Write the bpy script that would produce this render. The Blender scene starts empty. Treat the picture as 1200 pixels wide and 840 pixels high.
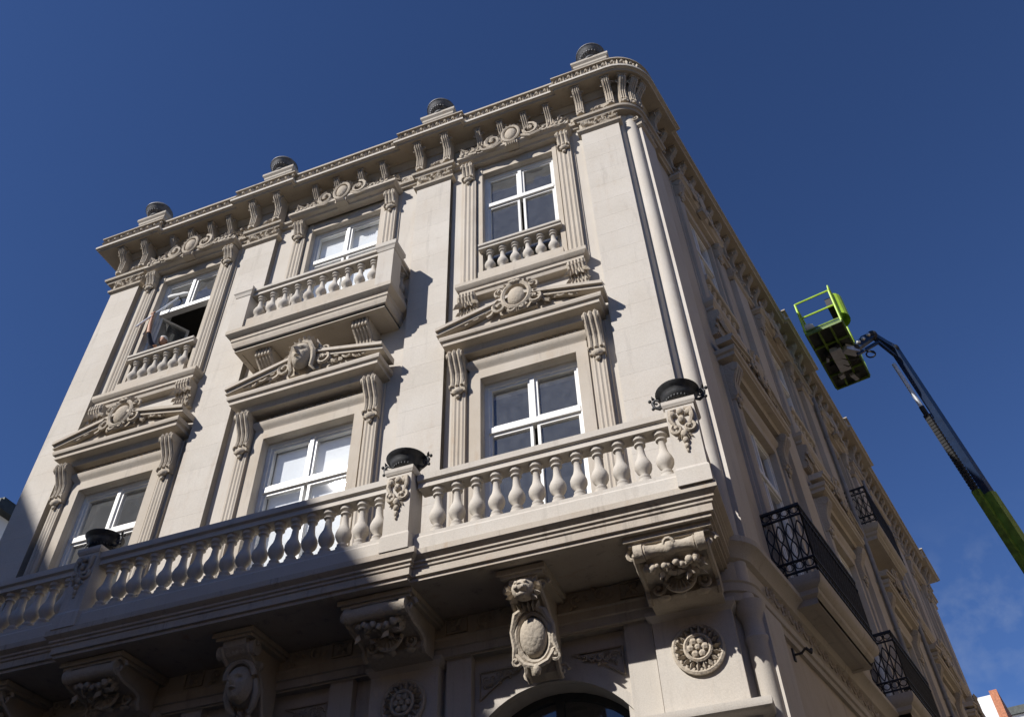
import bpy, bmesh, math, random
from mathutils import Vector, Matrix
random.seed(7)
scene = bpy.context.scene
col = scene.collection
# ------------------------------------------------------------------ camera, sky, sun, exposure
CAM = Vector((6.812, -9.281, 1.585))
PIT, YAW, ROL = math.radians(44.2394), math.radians(-18.9762), math.radians(-2.2377)
fw = Vector((math.cos(PIT)*math.sin(YAW), math.cos(PIT)*math.cos(YAW), math.sin(PIT)))
r0 = Vector((math.cos(YAW), -math.sin(YAW), 0)); u0 = r0.cross(fw)
rt = math.cos(ROL)*r0 + math.sin(ROL)*u0; up = math.cos(ROL)*u0 - math.sin(ROL)*r0
cd = bpy.data.cameras.new('camera'); cam = bpy.data.objects.new('camera', cd); col.objects.link(cam)
cam.matrix_world = Matrix(((rt.x, up.x, -fw.x, CAM.x), (rt.y, up.y, -fw.y, CAM.y), (rt.z, up.z, -fw.z, CAM.z), (0, 0, 0, 1)))
cd.sensor_width = 36; cd.lens = 36*998.56/1200; cd.clip_end = 3000; cd.clip_start = .05
scene.camera = cam
SUN = Vector((.66, 1.0, -.86)).normalized()          # direction the light travels
EL = math.asin(-SUN.z); AZ = math.atan2(-SUN.x, -SUN.y)
w = bpy.data.worlds.new('World'); scene.world = w; w.use_nodes = True
nt = w.node_tree; bgn = nt.nodes['Background']
sky = nt.nodes.new('ShaderNodeTexSky'); sky.sky_type = 'NISHITA'; sky.sun_disc = False
sky.sun_elevation = EL; sky.sun_rotation = AZ; sky.altitude = 700; sky.air_density = 1.0; sky.dust_density = .0; sky.ozone_density = 5.0
# thin broken cloud low over the horizon, all the way round
tc = nt.nodes.new('ShaderNodeTexCoord'); mp = nt.nodes.new('ShaderNodeMapping'); mp.inputs['Scale'].default_value = (30, 30, 34)
nz = nt.nodes.new('ShaderNodeTexNoise'); nz.inputs['Scale'].default_value = 1.0; nz.inputs['Detail'].default_value = 5; nz.inputs['Roughness'].default_value = .55
nb = nt.nodes.new('ShaderNodeTexNoise'); nb.inputs['Scale'].default_value = 5.0; nb.inputs['Detail'].default_value = 3; brr = nt.nodes.new('ShaderNodeMapRange'); brr.inputs[1].default_value = .40; brr.inputs[2].default_value = .60; mu2 = nt.nodes.new('ShaderNodeMath'); mu2.operation = 'MULTIPLY'
cr = nt.nodes.new('ShaderNodeMapRange'); cr.inputs[1].default_value = .44; cr.inputs[2].default_value = .70; cr.inputs[3].default_value = 0; cr.inputs[4].default_value = .16
sx = nt.nodes.new('ShaderNodeSeparateXYZ'); er = nt.nodes.new('ShaderNodeMapRange'); er.interpolation_type = 'SMOOTHSTEP'
er.inputs[1].default_value = .50; er.inputs[2].default_value = .40; er.inputs[3].default_value = 0; er.inputs[4].default_value = 1
mu = nt.nodes.new('ShaderNodeMath'); mu.operation = 'MULTIPLY'
mxs = nt.nodes.new('ShaderNodeMixRGB'); mxs.inputs[2].default_value = (7, 8, 9.5, 1)
L = nt.links.new
L(tc.outputs['Generated'], mp.inputs[0]); L(mp.outputs[0], nz.inputs['Vector']); L(nz.outputs[0], cr.inputs[0])
L(tc.outputs['Generated'], sx.inputs[0]); L(sx.outputs[2], er.inputs[0]); L(cr.outputs[0], mu.inputs[0]); L(er.outputs[0], mu.inputs[1])
L(tc.outputs['Generated'], nb.inputs['Vector']); L(nb.outputs[0], brr.inputs[0]); L(mu.outputs[0], mu2.inputs[0]); L(brr.outputs[0], mu2.inputs[1]); L(mu2.outputs[0], mxs.inputs[0]); tn = nt.nodes.new('ShaderNodeMixRGB'); tn.blend_type = 'MULTIPLY'; tn.inputs[0].default_value = 1; tn.inputs[2].default_value = (.95, 1.11, 1.50, 1); L(sky.outputs[0], tn.inputs[1]); L(tn.outputs[0], mxs.inputs[1]); L(mxs.outputs[0], bgn.inputs[0])
bgn.inputs[1].default_value = .05
sl = bpy.data.lights.new('sun', 'SUN'); sl.energy = 4.8; sl.angle = math.radians(.53); sl.color = (1, .965, .92)
so = bpy.data.objects.new('sun', sl); col.objects.link(so); so.rotation_euler = SUN.to_track_quat('-Z', 'Y').to_euler(); so.location = (-20, -30, 40)
vs = scene.view_settings; vs.view_transform = 'Standard'; vs.look = 'None'; vs.exposure = 0.35; vs.gamma = 1.0; vs.use_curve_mapping = False

# ------------------------------------------------------------------ materials
def mat(name):
    m = bpy.data.materials.new(name); m.use_nodes = True
    return m, m.node_tree, m.node_tree.nodes['Principled BSDF']
def plain(name, rgb, rough=.5, metal=0, var=.12, scale=6., bump=0., spec=.5):
    m, t, p = mat(name); n = t.nodes.new('ShaderNodeTexNoise'); n.inputs['Scale'].default_value = scale; n.inputs['Detail'].default_value = 6
    g = t.nodes.new('ShaderNodeNewGeometry'); t.links.new(g.outputs['Position'], n.inputs['Vector'])
    mr = t.nodes.new('ShaderNodeMapRange'); mr.inputs[1].default_value = .3; mr.inputs[2].default_value = .7; mr.inputs[3].default_value = 1-var; mr.inputs[4].default_value = 1+var
    mx = t.nodes.new('ShaderNodeVectorMath'); mx.operation = 'SCALE'; mx.inputs[0].default_value = rgb
    t.links.new(n.outputs[0], mr.inputs[0]); t.links.new(mr.outputs[0], mx.inputs['Scale']); t.links.new(mx.outputs[0], p.inputs['Base Color'])
    p.inputs['Roughness'].default_value = rough; p.inputs['Metallic'].default_value = metal; p.inputs['Specular IOR Level'].default_value = spec
    if bump:
        b = t.nodes.new('ShaderNodeBump'); b.inputs['Strength'].default_value = bump; b.inputs['Distance'].default_value = .01
        t.links.new(n.outputs[0], b.inputs['Height']); t.links.new(b.outputs[0], p.inputs['Normal'])
    return m
def stone(name, ca, cb, stain=.35, bump=.25, cut=0.):
    m, t, p = mat(name); N = t.nodes.new; K = t.links.new
    g = N('ShaderNodeNewGeometry'); oi = N('ShaderNodeObjectInfo')
    def noise(scale, detail, vec=None, rough=.6):
        n = N('ShaderNodeTexNoise'); n.inputs['Scale'].default_value = scale; n.inputs['Detail'].default_value = detail; n.inputs['Roughness'].default_value = rough
        K(vec if vec else g.outputs['Position'], n.inputs['Vector']); return n
    def rng(src, a, b, c, d):
        r = N('ShaderNodeMapRange'); r.inputs[1].default_value = a; r.inputs[2].default_value = b; r.inputs[3].default_value = c; r.inputs[4].default_value = d; K(src, r.inputs[0]); return r.outputs[0]
    big = noise(.9, 5); mid = noise(7, 7); fine = noise(70, 3)
    mps = N('ShaderNodeMapping'); mps.inputs['Scale'].default_value = (3.2, 3.2, .22); K(g.outputs['Position'], mps.inputs[0])
    streak = noise(1.6, 6, mps.outputs[0], .65)
    c1 = N('ShaderNodeMixRGB'); c1.inputs[1].default_value = (*ca, 1); c1.inputs[2].default_value = (*cb, 1); K(rng(big.outputs[0], .35, .65, 0, 1), c1.inputs[0])
    # rusty patches
    c2 = N('ShaderNodeMixRGB'); c2.inputs[2].default_value = (.36, .25, .155, 1); K(c1.outputs[0], c2.inputs[1])
    mu = N('ShaderNodeMath'); mu.operation = 'MULTIPLY'; K(rng(streak.outputs[0], .55, .75, 0, 1), mu.inputs[0]); K(rng(mid.outputs[0], .4, .65, 0, stain), mu.inputs[1]); K(mu.outputs[0], c2.inputs[0])
    # grey weathering streaks
    c3 = N('ShaderNodeMixRGB'); c3.inputs[2].default_value = (.17, .15, .13, 1); K(c2.outputs[0], c3.inputs[1])
    mpt = N('ShaderNodeMapping'); mpt.inputs['Scale'].default_value = (5, 5, .5); mpt.inputs['Location'].default_value = (3, 7, 1); K(g.outputs['Position'], mpt.inputs[0])
    st2 = noise(1.3, 7, mpt.outputs[0], .7); K(rng(st2.outputs[0], .56, .8, 0, stain*1.1), c3.inputs[0])
    v = N('ShaderNodeMath'); v.operation = 'MULTIPLY'; K(rng(fine.outputs[0], .3, .7, .93, 1.07), v.inputs[0]); K(rng(oi.outputs['Random'], 0, 1, .965, 1.02), v.inputs[1])
    sc = N('ShaderNodeVectorMath'); sc.operation = 'SCALE'; K(c3.outputs[0], sc.inputs[0]); K(v.outputs[0], sc.inputs['Scale']); K(sc.outputs[0], p.inputs['Base Color'])
    p.inputs['Roughness'].default_value = .88; p.inputs['Specular IOR Level'].default_value = .25
    ad = N('ShaderNodeMath'); ad.operation = 'ADD'; K(mid.outputs[0], ad.inputs[0]); K(fine.outputs[0], ad.inputs[1])
    b = N('ShaderNodeBump'); b.inputs['Strength'].default_value = bump; b.inputs['Distance'].default_value = .012; K(ad.outputs[0], b.inputs['Height']); K(b.outputs[0], p.inputs['Normal'])
    if cut:                                        # chisel-cut relief
        vo = N('ShaderNodeTexVoronoi'); vo.feature = 'SMOOTH_F1'; vo.inputs['Scale'].default_value = 26; vo.inputs['Smoothness'].default_value = .25; K(g.outputs['Position'], vo.inputs['Vector'])
        b2 = N('ShaderNodeBump'); b2.inputs['Strength'].default_value = cut; b2.inputs['Distance'].default_value = .03; b2.invert = True; K(vo.outputs['Distance'], b2.inputs['Height']); K(b.outputs[0], b2.inputs['Normal']); K(b2.outputs[0], p.inputs['Normal'])
    return m
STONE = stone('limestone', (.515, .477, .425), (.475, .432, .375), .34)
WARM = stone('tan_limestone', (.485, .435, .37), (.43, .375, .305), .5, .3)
CARVE = stone('carved_limestone', (.46, .405, .33), (.385, .33, .26), .55, .4, .2)
TRIM = stone('weathered_limestone', (.455, .415, .36), (.39, .35, .295), .6, .3)
DARKSTONE = stone('dark_limestone', (.44, .39, .32), (.36, .31, .25), .7, .45)  # darker, browner stone on cornice, frieze moulding and leaf band
SOOT = stone('soot_streaked_limestone', (.455, .405, .34), (.385, .33, .27), 1.0, .35)
WHITE = plain('white_window_paint', (.72, .71, .68), .42, var=.06)
IRON = plain('dusty_black_iron', (.038, .039, .041), .62, .2, var=.5, scale=14, bump=.3)
LEAD = plain('weathered_lead', (.13, .13, .135), .6, .2, var=.35, scale=10, bump=.3)
IRON2 = plain('wrought_iron', (.02, .022, .027), .55, .3, var=.3, scale=18)
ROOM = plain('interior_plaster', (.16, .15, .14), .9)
BLIND = plain('white_blind', (.86, .86, .86), .8, var=.04, scale=3)
ZINC = plain('zinc_sheet', (.42, .40, .36), .5, .5, var=.2)
PIPE = plain('grey_downpipe', (.24, .23, .22), .5, var=.15)
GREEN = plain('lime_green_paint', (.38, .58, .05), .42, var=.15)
GREEN_SHADED = plain('shaded_green_paint', (.10, .17, .018), .55, var=.45, scale=7)  # lime green darkened in the colour for the basket's shaded underside; also cable tray
NAVY = plain('navy_boom_paint', (.008, .022, .06), .35, var=.2)
BLACK = plain('black_rubber', (.015, .015, .016), .7, var=.3)
STEEL = plain('bright_steel', (.62, .63, .64), .35, .6, var=.15)
DARKM = plain('dark_steel_mesh', (.05, .055, .05), .55, .5, var=.3)
ASPH = plain('asphalt', (.05, .05, .052), .95, var=.25, scale=12, bump=.3)
PAVE = plain('paving_stone', (.10, .095, .088), .9, var=.2, scale=5)
PLAST = plain('ochre_plaster', (.60, .46, .30), .9, var=.1, scale=2)  # ochre kept warm so the unseen terrace bounces warm light
PLAST2 = plain('white_plaster', (.74, .73, .71), .9, var=.06, scale=2)
BRICK = plain('terracotta_brick', (.42, .17, .09), .9, var=.25, scale=9)
SKIN = plain('skin', (.46, .25, .16), .6, var=.08)
CLOTH = plain('dark_blue_cloth', (.02, .025, .045), .9, var=.2)
FLEECE = plain('white_fleece', (.75, .75, .73), .95, var=.1, scale=60, bump=.8)
CAP = plain('pale_cap', (.6, .58, .55), .8, var=.1)
def glassmat():
    m, t, p = mat('window_glass'); t.nodes.remove(p); N = t.nodes.new; K = t.links.new
    out = [n for n in t.nodes if n.type == 'OUTPUT_MATERIAL'][0]
    tr = N('ShaderNodeBsdfTransparent'); tr.inputs[0].default_value = (.92, .94, .95, 1)
    gl = N('ShaderNodeBsdfGlossy'); gl.inputs['Roughness'].default_value = .015; gl.inputs['Color'].default_value = (1, 1, 1, 1)
    dt = N('ShaderNodeVectorMath'); dt.operation = 'DOT_PRODUCT'; gg = N('ShaderNodeNewGeometry'); K(gg.outputs['Incoming'], dt.inputs[0]); K(gg.outputs['Normal'], dt.inputs[1])
    def mth(op, a, b=None, c=None):
        q = N('ShaderNodeMath'); q.operation = op
        for i, x in enumerate((a, b, c)):
            if x is None: continue
            if isinstance(x, (int, float)): q.inputs[i].default_value = x
            else: K(x, q.inputs[i])
        return q.outputs[0]
    frv = mth('MULTIPLY_ADD', mth('POWER', mth('SUBTRACT', 1.0, mth('ABSOLUTE', dt.outputs['Value'])), 4.0), .9, .09)
    df = N('ShaderNodeBsdfDiffuse'); df.inputs[0].default_value = (.5, .52, .55, 1)
    g = N('ShaderNodeNewGeometry'); n = N('ShaderNodeTexNoise'); n.inputs['Scale'].default_value = 9; n.inputs['Detail'].default_value = 8; K(g.outputs['Position'], n.inputs['Vector'])
    r = N('ShaderNodeMapRange'); r.inputs[1].default_value = .35; r.inputs[2].default_value = .75; r.inputs[3].default_value = .10; r.inputs[4].default_value = .15; K(n.outputs[0], r.inputs[0])
    m1 = N('ShaderNodeMixShader'); K(r.outputs[0], m1.inputs[0]); K(tr.outputs[0], m1.inputs[1]); K(df.outputs[0], m1.inputs[2])
    m2 = N('ShaderNodeMixShader'); K(frv, m2.inputs[0]); K(m1.outputs[0], m2.inputs[1]); K(gl.outputs[0], m2.inputs[2])
    bp = N('ShaderNodeBump'); bp.inputs['Strength'].default_value = .008; bp.inputs['Distance'].default_value = .02
    n2 = N('ShaderNodeTexNoise'); n2.inputs['Scale'].default_value = 1.5; K(g.outputs['Position'], n2.inputs['Vector']); K(n2.outputs[0], bp.inputs['Height']); K(bp.outputs[0], gl.inputs['Normal'])
    K(m2.outputs[0], out.inputs[0]); return m
GLASS = glassmat()

# ------------------------------------------------------------------ mesh kit: local facade frame (u along, o outward, z up)
class MB:
    def __init__(s): s.v = []; s.f = []
    def add(s, vs, fs):
        b = len(s.v); s.v += vs; s.f += [[i+b for i in q] for q in fs]; return s
    def box(s, u0, u1, o0, o1, z0, z1):
        return s.add([(u0, o0, z0), (u1, o0, z0), (u1, o1, z0), (u0, o1, z0), (u0, o0, z1), (u1, o0, z1), (u1, o1, z1), (u0, o1, z1)],
                     [(0, 1, 2, 3), (4, 5, 6, 7), (0, 1, 5, 4), (1, 2, 6, 5), (2, 3, 7, 6), (3, 0, 4, 7)])
    def prism(s, prof, u0, u1):                    # closed (o,z) outline pulled along u
        n = len(prof); vs = [(u0, o, z) for o, z in prof]+[(u1, o, z) for o, z in prof]
        return s.add(vs, [(i, (i+1) % n, (i+1) % n+n, i+n) for i in range(n)]+[list(range(n)), list(range(n, 2*n))])
    def plate(s, poly, o0, o1):                    # closed (u,z) outline pulled along o
        n = len(poly); vs = [(u, o0, z) for u, z in poly]+[(u, o1, z) for u, z in poly]
        return s.add(vs, [(i, (i+1) % n, (i+1) % n+n, i+n) for i in range(n)]+[list(range(n)), list(range(n, 2*n))])
    def slab(s, poly, z0, z1):                     # closed (u,o) outline pulled up
        n = len(poly); vs = [(u, o, z0) for u, o in poly]+[(u, o, z1) for u, o in poly]
        return s.add(vs, [(i, (i+1) % n, (i+1) % n+n, i+n) for i in range(n)]+[list(range(n)), list(range(n, 2*n))])
    def sweep(s, path, prof, cap=True):            # (d,z) profile carried along a plan path, mitred
        P = [Vector(p) for p in path]; D = [(P[i+1]-P[i]).normalized() for i in range(len(P)-1)]
        nn = [Vector((-d.y, d.x)) for d in D]; vs = []; m = len(prof)
        for i, p in enumerate(P):
            if i == 0: o = nn[0]
            elif i == len(P)-1: o = nn[-1]
            else:
                o = nn[i-1]+nn[i]; o = o/max(.2, o.length_squared)*2 if o.length > .01 else nn[i]
            vs += [(p.x+o.x*d, p.y+o.y*d, z) for d, z in prof]
        fs = [(i*m+j, i*m+(j+1) % m, (i+1)*m+(j+1) % m, (i+1)*m+j) for i in range(len(P)-1) for j in range(m)]
        if cap: fs += [list(range(m)), list(range((len(P)-1)*m, len(P)*m))]
        return s.add(vs, fs)
    def lathe(s, c, prof, n=12):
        vs = []
        for r, z in prof:
            vs += [(c[0]+r*math.cos(2*math.pi*k/n), c[1]+r*math.sin(2*math.pi*k/n), c[2]+z) for k in range(n)]
        m = len(prof); fs = [(i*n+k, i*n+(k+1) % n, (i+1)*n+(k+1) % n, (i+1)*n+k) for i in range(m-1) for k in range(n)]
        fs += [list(range(n)), list(range((m-1)*n, m*n))]
        return s.add(vs, fs)
    def lathe_u(s, c, prof, n=10):                 # turned about the u axis, prof = (r,u)
        q = MB().lathe((0, 0, 0), prof, n); return s.add([(c[0]+z, c[1]+x, c[2]+y) for x, y, z in q.v], q.f)
    def tube(s, pts, rad, n=6):
        P = [Vector(p) for p in pts]; m = len(P)
        R = rad if isinstance(rad, (list, tuple)) else [rad]*m; vs = []; ref = None
        for i in range(m):
            d = (P[min(i+1, m-1)]-P[max(i-1, 0)]).normalized()
            if ref is None: ref = Vector((0, 0, 1)) if abs(d.z) < .9 else Vector((1, 0, 0))
            a = d.cross(ref); a = a.normalized() if a.length > 1e-6 else Vector((1, 0, 0)); b = a.cross(d); ref = b
            vs += [tuple(P[i]+R[i]*(math.cos(2*math.pi*k/n)*a+math.sin(2*math.pi*k/n)*b)) for k in range(n)]
        fs = [(i*n+k, i*n+(k+1) % n, (i+1)*n+(k+1) % n, (i+1)*n+k) for i in range(m-1) for k in range(n)]+[list(range(n)), list(range((m-1)*n, m*n))]
        return s.add(vs, fs)
    def ball(s, c, r, n=8, m=5):
        if not isinstance(r, (tuple, list)): r = (r, r, r)
        vs = [(c[0], c[1], c[2]-r[2])]
        for i in range(1, m):
            a = math.pi*i/m
            vs += [(c[0]+r[0]*math.sin(a)*math.cos(2*math.pi*k/n), c[1]+r[1]*math.sin(a)*math.sin(2*math.pi*k/n), c[2]-r[2]*math.cos(a)) for k in range(n)]
        vs.append((c[0], c[1], c[2]+r[2])); t = len(vs)-1
        fs = [(0, 1+k, 1+(k+1) % n) for k in range(n)]+[(1+(i)*n+k, 1+i*n+(k+1) % n, 1+(i+1)*n+(k+1) % n, 1+(i+1)*n+k) for i in range(m-2) for k in range(n)]
        fs += [(t, 1+(m-2)*n+k, 1+(m-2)*n+(k+1) % n) for k in range(n)]
        return s.add(vs, fs)
    def leaf(s, u, o, z, ang, ln, wd, h=.035):     # a pointed relief leaf lying on a wall
        ca, sa = math.cos(ang), math.sin(ang); P = lambda a, b, c: (u+a*ca-b*sa, o+c, z+a*sa+b*ca)
        return s.add([P(0, 0, 0), P(.4*ln, wd*.5, -.2*h), P(ln, 0, .5*h), P(.4*ln, -wd*.5, -.2*h), P(.45*ln, 0, h), P(.4*ln, 0, -h)],
                     [(0, 1, 4), (1, 2, 4), (2, 3, 4), (3, 0, 4), (0, 5, 1), (1, 5, 2), (2, 5, 3), (3, 5, 0)])
    def spiral(s, u, o, z, ra, turns, a0, sgn, t0, t1=None, rise=.02, n=5):
        k = max(8, int(turns*11)); t1 = t0*.55 if t1 is None else t1; pts = []; rr = []
        for i in range(k+1):
            q = i/k; a = a0+sgn*2*math.pi*turns*q; r = ra*(1-q)**.85+.004
            pts.append((u+r*math.cos(a), o+rise*q, z+r*math.sin(a))); rr.append(t0+(t1-t0)*q)
        s.tube(pts, rr, n); return s.ball((u, o+rise, z), t1*1.5, 6, 4)
    def mask(s, u, o, z, wd, ht, dp):              # a human face in high relief, chin down
        NA, NB = 18, 22; vs = []
        G = lambda a, b, ca, cb, sa, sb: math.exp(-((a-ca)/sa)**2-((b-cb)/sb)**2)
        for j in range(NB+1):
            b = -1+2*j/NB
            for i in range(NA+1):
                a = -1+2*i/NA
                ww = math.sqrt(max(0, 1-abs(b)**2.6))*(1-.20*max(0, -b)); x = a*ww
                h = max(0, 1-abs(a)**2.4)**.6*max(0, 1-abs(b)**3)**.5
                f = .30*G(x, b, 0, -.10, .13, .13)+.22*G(x, b, 0, .10, .10, .22)+.12*G(abs(x), b, .36, .32, .28, .09)-.20*G(abs(x), b, .38, .14, .20, .10)+.09*G(abs(x), b, .38, .13, .12, .06)
                f += .11*G(x, b, 0, -.37, .24, .05)+.11*G(x, b, 0, -.53, .2, .06)-.13*G(x, b, 0, -.445, .26, .03)+.13*G(x, b, 0, -.78, .22, .13)+.07*G(abs(x), b, .5, -.12, .2, .2)
                vs.append((u+x*wd/2, o+dp*(h*.72+1.15*f*h), z+b*ht/2))
        m = NA+1; return s.add(vs, [(j*m+i, j*m+i+1, (j+1)*m+i+1, (j+1)*m+i) for j in range(NB) for i in range(NA)])
    def make(s, name, material, smooth=40):
        me = bpy.data.meshes.new(name); me.from_pydata([(u, -o, z) for u, o, z in s.v], [], s.f); me.materials.append(material)
        b = bmesh.new(); b.from_mesh(me); bmesh.ops.recalc_face_normals(b, faces=b.faces); b.to_mesh(me); b.free()
        if smooth: me.shade_smooth(); me.set_sharp_from_angle(angle=math.radians(smooth))
        return me
CACHE = {}
def shared(key, fn):
    if key not in CACHE: CACHE[key] = fn()
    return CACHE[key]
def put(name, me, parent=None, loc=(0, 0, 0), rz=0, **kw):
    o = bpy.data.objects.new(name, me); col.objects.link(o); o.location = loc; o.rotation_euler = (0, 0, rz); o.parent = parent
    for k, v in kw.items(): o[k] = v
    return o
def thing(name, label, cat, loc=(0, 0, 0), rz=0, group=None):
    o = put(name, None, None, loc, rz, label=label, category=cat)
    if group: o['group'] = group
    return o
A_S = .2194                                        # the side street leaves the corner at 90 - 12.6 degrees
X0 = 6.33
RS = math.pi/2-A_S
SD = Vector((math.sin(A_S), math.cos(A_S))); SN = Vector((math.cos(A_S), -math.sin(A_S)))
def sidepos(t, o=0): return (X0+SD.x*t+SN.x*o, SD.y*t+SN.y*o, 0)
def so_(t, o=0): q = sidepos(t, o); return (q[0], -q[1])      # same point in the (u,o) plan of the front frame
BAYS = (-3.9, 0, 3.9); TB = (3.0, 7.7, 12.4, 17.1, 21.8); TEND = 24.8
# ------------------------------------------------------------------ ground and street (large structure first)
def zsheet(name, poly, z, m):
    me = bpy.data.meshes.new(name); me.from_pydata([(x, y, z) for x, y in poly], [], [list(range(len(poly)))]); me.materials.append(m)
    return put(name, me, kind='structure')
zsheet('ground', [(-900, -900), (900, -900), (900, 900), (-900, 900)], -.004, PAVE)
zsheet('road', [(-120, -13.2), (120, -13.2), (120, -2.6), (-120, -2.6)], .0, ASPH)
q0, q1 = sidepos(-2.6/math.cos(A_S), 3.0), sidepos(140, 3.0); q2, q3 = sidepos(140, 11), sidepos(-2, 11)
zsheet('side_road', [(9.0, -2.596), (q1[0], q1[1]), (q2[0], q2[1]), (18.6, -2.596)], .004, ASPH)
def pavement(name, poly):
    put(name, MB().slab([(x, -y) for x, y in poly], -.05, .13).make(name, PAVE, 0), kind='structure')
a, b = sidepos(0, 2.4), sidepos(60, 2.4)
pavement('pavement', [(-40, -2.4), (8.4, -2.4), (a[0]+.5, a[1]-.6), (b[0], b[1]), (sidepos(60)[0], sidepos(60)[1]), (X0, 0.2), (-40, .2)])
pavement('opposite_pavement', [(-60, -16.2), (40, -16.2), (40, -13.4), (-60, -13.4)])

# ------------------------------------------------------------------ the corner building
BLD = thing('corner_building', 'cream limestone corner building with carved pediments, balustraded balconies and bracketed cornice', 'building', (0, 0, 0))
R_C = .30; CU = X0-R_C*(1-math.sin(A_S))/math.cos(A_S)
def corner(b=0., n=9):
    return [(CU+(R_C+b)*math.cos(t), -R_C+(R_C+b)*math.sin(t)) for t in [math.pi/2+(A_S-math.pi/2)*i/(n-1) for i in range(n)]]
T0 = .30*math.tan((math.pi/2-A_S)/2)               # where the round corner meets the side wall
def wall_panel(u0, u1, z0, z1, holes, depth=.5):
    m = MB(); us = sorted({u0, u1, *[h[0] for h in holes], *[h[1] for h in holes]}); zs = sorted({z0, z1, *[h[2] for h in holes], *[h[3] for h in holes]})
    for i in range(len(us)-1):
        for j in range(len(zs)-1):
            cu, cz = (us[i]+us[i+1])/2, (zs[j]+zs[j+1])/2
            if any(h[0] < cu < h[1] and h[2] < cz < h[3] for h in holes): continue
            m.add([(us[i], 0, zs[j]), (us[i+1], 0, zs[j]), (us[i+1], 0, zs[j+1]), (us[i], 0, zs[j+1])], [(0, 1, 2, 3)])
    for a, b, c, d in holes:
        for p, q in (((a, c), (b, c)), ((b, c), (b, d)), ((b, d), (a, d)), ((a, d), (a, c))):
            m.add([(p[0], 0, p[1]), (q[0], 0, q[1]), (q[0], -depth, q[1]), (p[0], -depth, p[1])], [(0, 1, 2, 3)])
    return m
LO = lambda c, e=0: (c-.80-e, c+.80+e, 7.12, 10.82)
UP = lambda c, e=0: (c-.76-e, c+.76+e, 13.06, 16.60)
EX = {-3.9: 0., 0: .07, 3.9: 0.}
put('front_wall', wall_panel(-6.09, CU, 6.3, 17.1, [LO(c, EX[c]) for c in BAYS]+[UP(c, EX[c]) for c in BAYS]).make('front_wall', STONE, 0), BLD)
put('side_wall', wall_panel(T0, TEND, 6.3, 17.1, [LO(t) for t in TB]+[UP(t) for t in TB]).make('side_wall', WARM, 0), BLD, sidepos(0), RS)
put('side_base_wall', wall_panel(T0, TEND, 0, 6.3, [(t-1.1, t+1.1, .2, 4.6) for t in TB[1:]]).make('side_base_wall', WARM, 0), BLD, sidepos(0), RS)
CPATH = [(5.9, .03), (6.12, .03), (6.155, -.03)]+[(6.285+.13*math.cos(t), -.15+.13*math.sin(t)) for t in [2.5+(A_S-2.5)*i/12 for i in range(13)]]+[so_(T0+.03, -.02)]
put('corner_wall', MB().sweep(CPATH, [(-.25, 6.3), (0, 6.3), (0, 17.1), (-.25, 17.1)]).make('corner_wall', STONE), BLD)
put('corner_base_wall', MB().sweep([(5.6, -.15), (6.15, -.15), (6.22, -.2), (6.28, -.30), so_(T0+.02, -.01)], [(-.25, 0), (0, 0), (0, 6.33), (-.25, 6.33)]).make('corner_base_wall', STONE), BLD)
pe = so_(TEND)
bw = MB(); bk = [(-6.09, -0.001), (-6.09, -21.0), (pe[0], pe[1])]
bw.add([(-6.09, 0, 0), (-6.09, -24.5, 0), (-6.09, -24.5, 18), (-6.09, 0, 18)], [(0, 1, 2, 3)])
bw.add([(-6.09, -24.5, 0), (pe[0], pe[1], 0), (pe[0], pe[1], 18), (-6.09, -24.5, 18)], [(0, 1, 2, 3)])
put('back_wall', bw.make('back_wall', STONE, 0), BLD)
plan = [(-6.08, -.01)]+[(u, o-.01) for u, o in corner(-.05)]+[(pe[0]-.05, pe[1]+.02), (-6.08, -24.4)]
for z, zz, nm in ((6.55, 7.1, 'floor_slab'), (12.4, 13.0, 'floor_slab'), (17.3, 17.6, 'floor_slab')):
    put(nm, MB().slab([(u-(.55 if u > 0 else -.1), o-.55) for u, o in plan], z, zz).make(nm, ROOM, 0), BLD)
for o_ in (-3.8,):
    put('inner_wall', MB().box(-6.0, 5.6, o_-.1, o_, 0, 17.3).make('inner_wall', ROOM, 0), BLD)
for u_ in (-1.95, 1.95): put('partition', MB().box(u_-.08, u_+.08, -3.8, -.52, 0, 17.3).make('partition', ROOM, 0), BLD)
put('roof', MB().slab(plan, 18.3, 18.62).make('roof', ZINC, 0), BLD)

# ground floor of the front: arches
def arch_wall(c):
    m = MB(); zc, r, hw = 4.62, 1.2, 1.95; n = 24
    pts = [(-r*math.cos(math.pi*i/n), zc+r*math.sin(math.pi*i/n)) for i in range(n+1)]
    for i in range(n):
        (a, za), (b, zb) = pts[i], pts[i+1]
        m.add([(a, 0, za), (b, 0, zb), (b, 0, 6.36), (a, 0, 6.36)], [(0, 1, 2, 3)]); m.add([(a, 0, za), (b, 0, zb), (b, -.5, zb), (a, -.5, za)], [(0, 1, 2, 3)])
    for s in (-1, 1):
        m.add([(s*r, 0, 0), (s*hw, 0, 0), (s*hw, 0, 6.36), (s*r, 0, 6.36)], [(0, 1, 2, 3)]); m.add([(s*r, 0, 0), (s*r, 0, zc), (s*r, -.5, zc), (s*r, -.5, 0)], [(0, 1, 2, 3)])
    return m.make('arch_wall', STONE, 30)
AW = arch_wall(0)
def arc_ring(r0, r1, o0, o1, z=4.62, n=28):
    m = MB(); P = [(math.cos(math.pi*i/n), math.sin(math.pi*i/n)) for i in range(n+1)]
    vs = [(-c*r, o, z+s*r) for c, s in P for r, o in ((r0, o0), (r0, o1), (r1, o1), (r1, o0))]
    return m.add(vs, [(i*4+k, i*4+(k+1) % 4, i*4+4+(k+1) % 4, i*4+4+k) for i in range(n) for k in range(4)])
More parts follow.
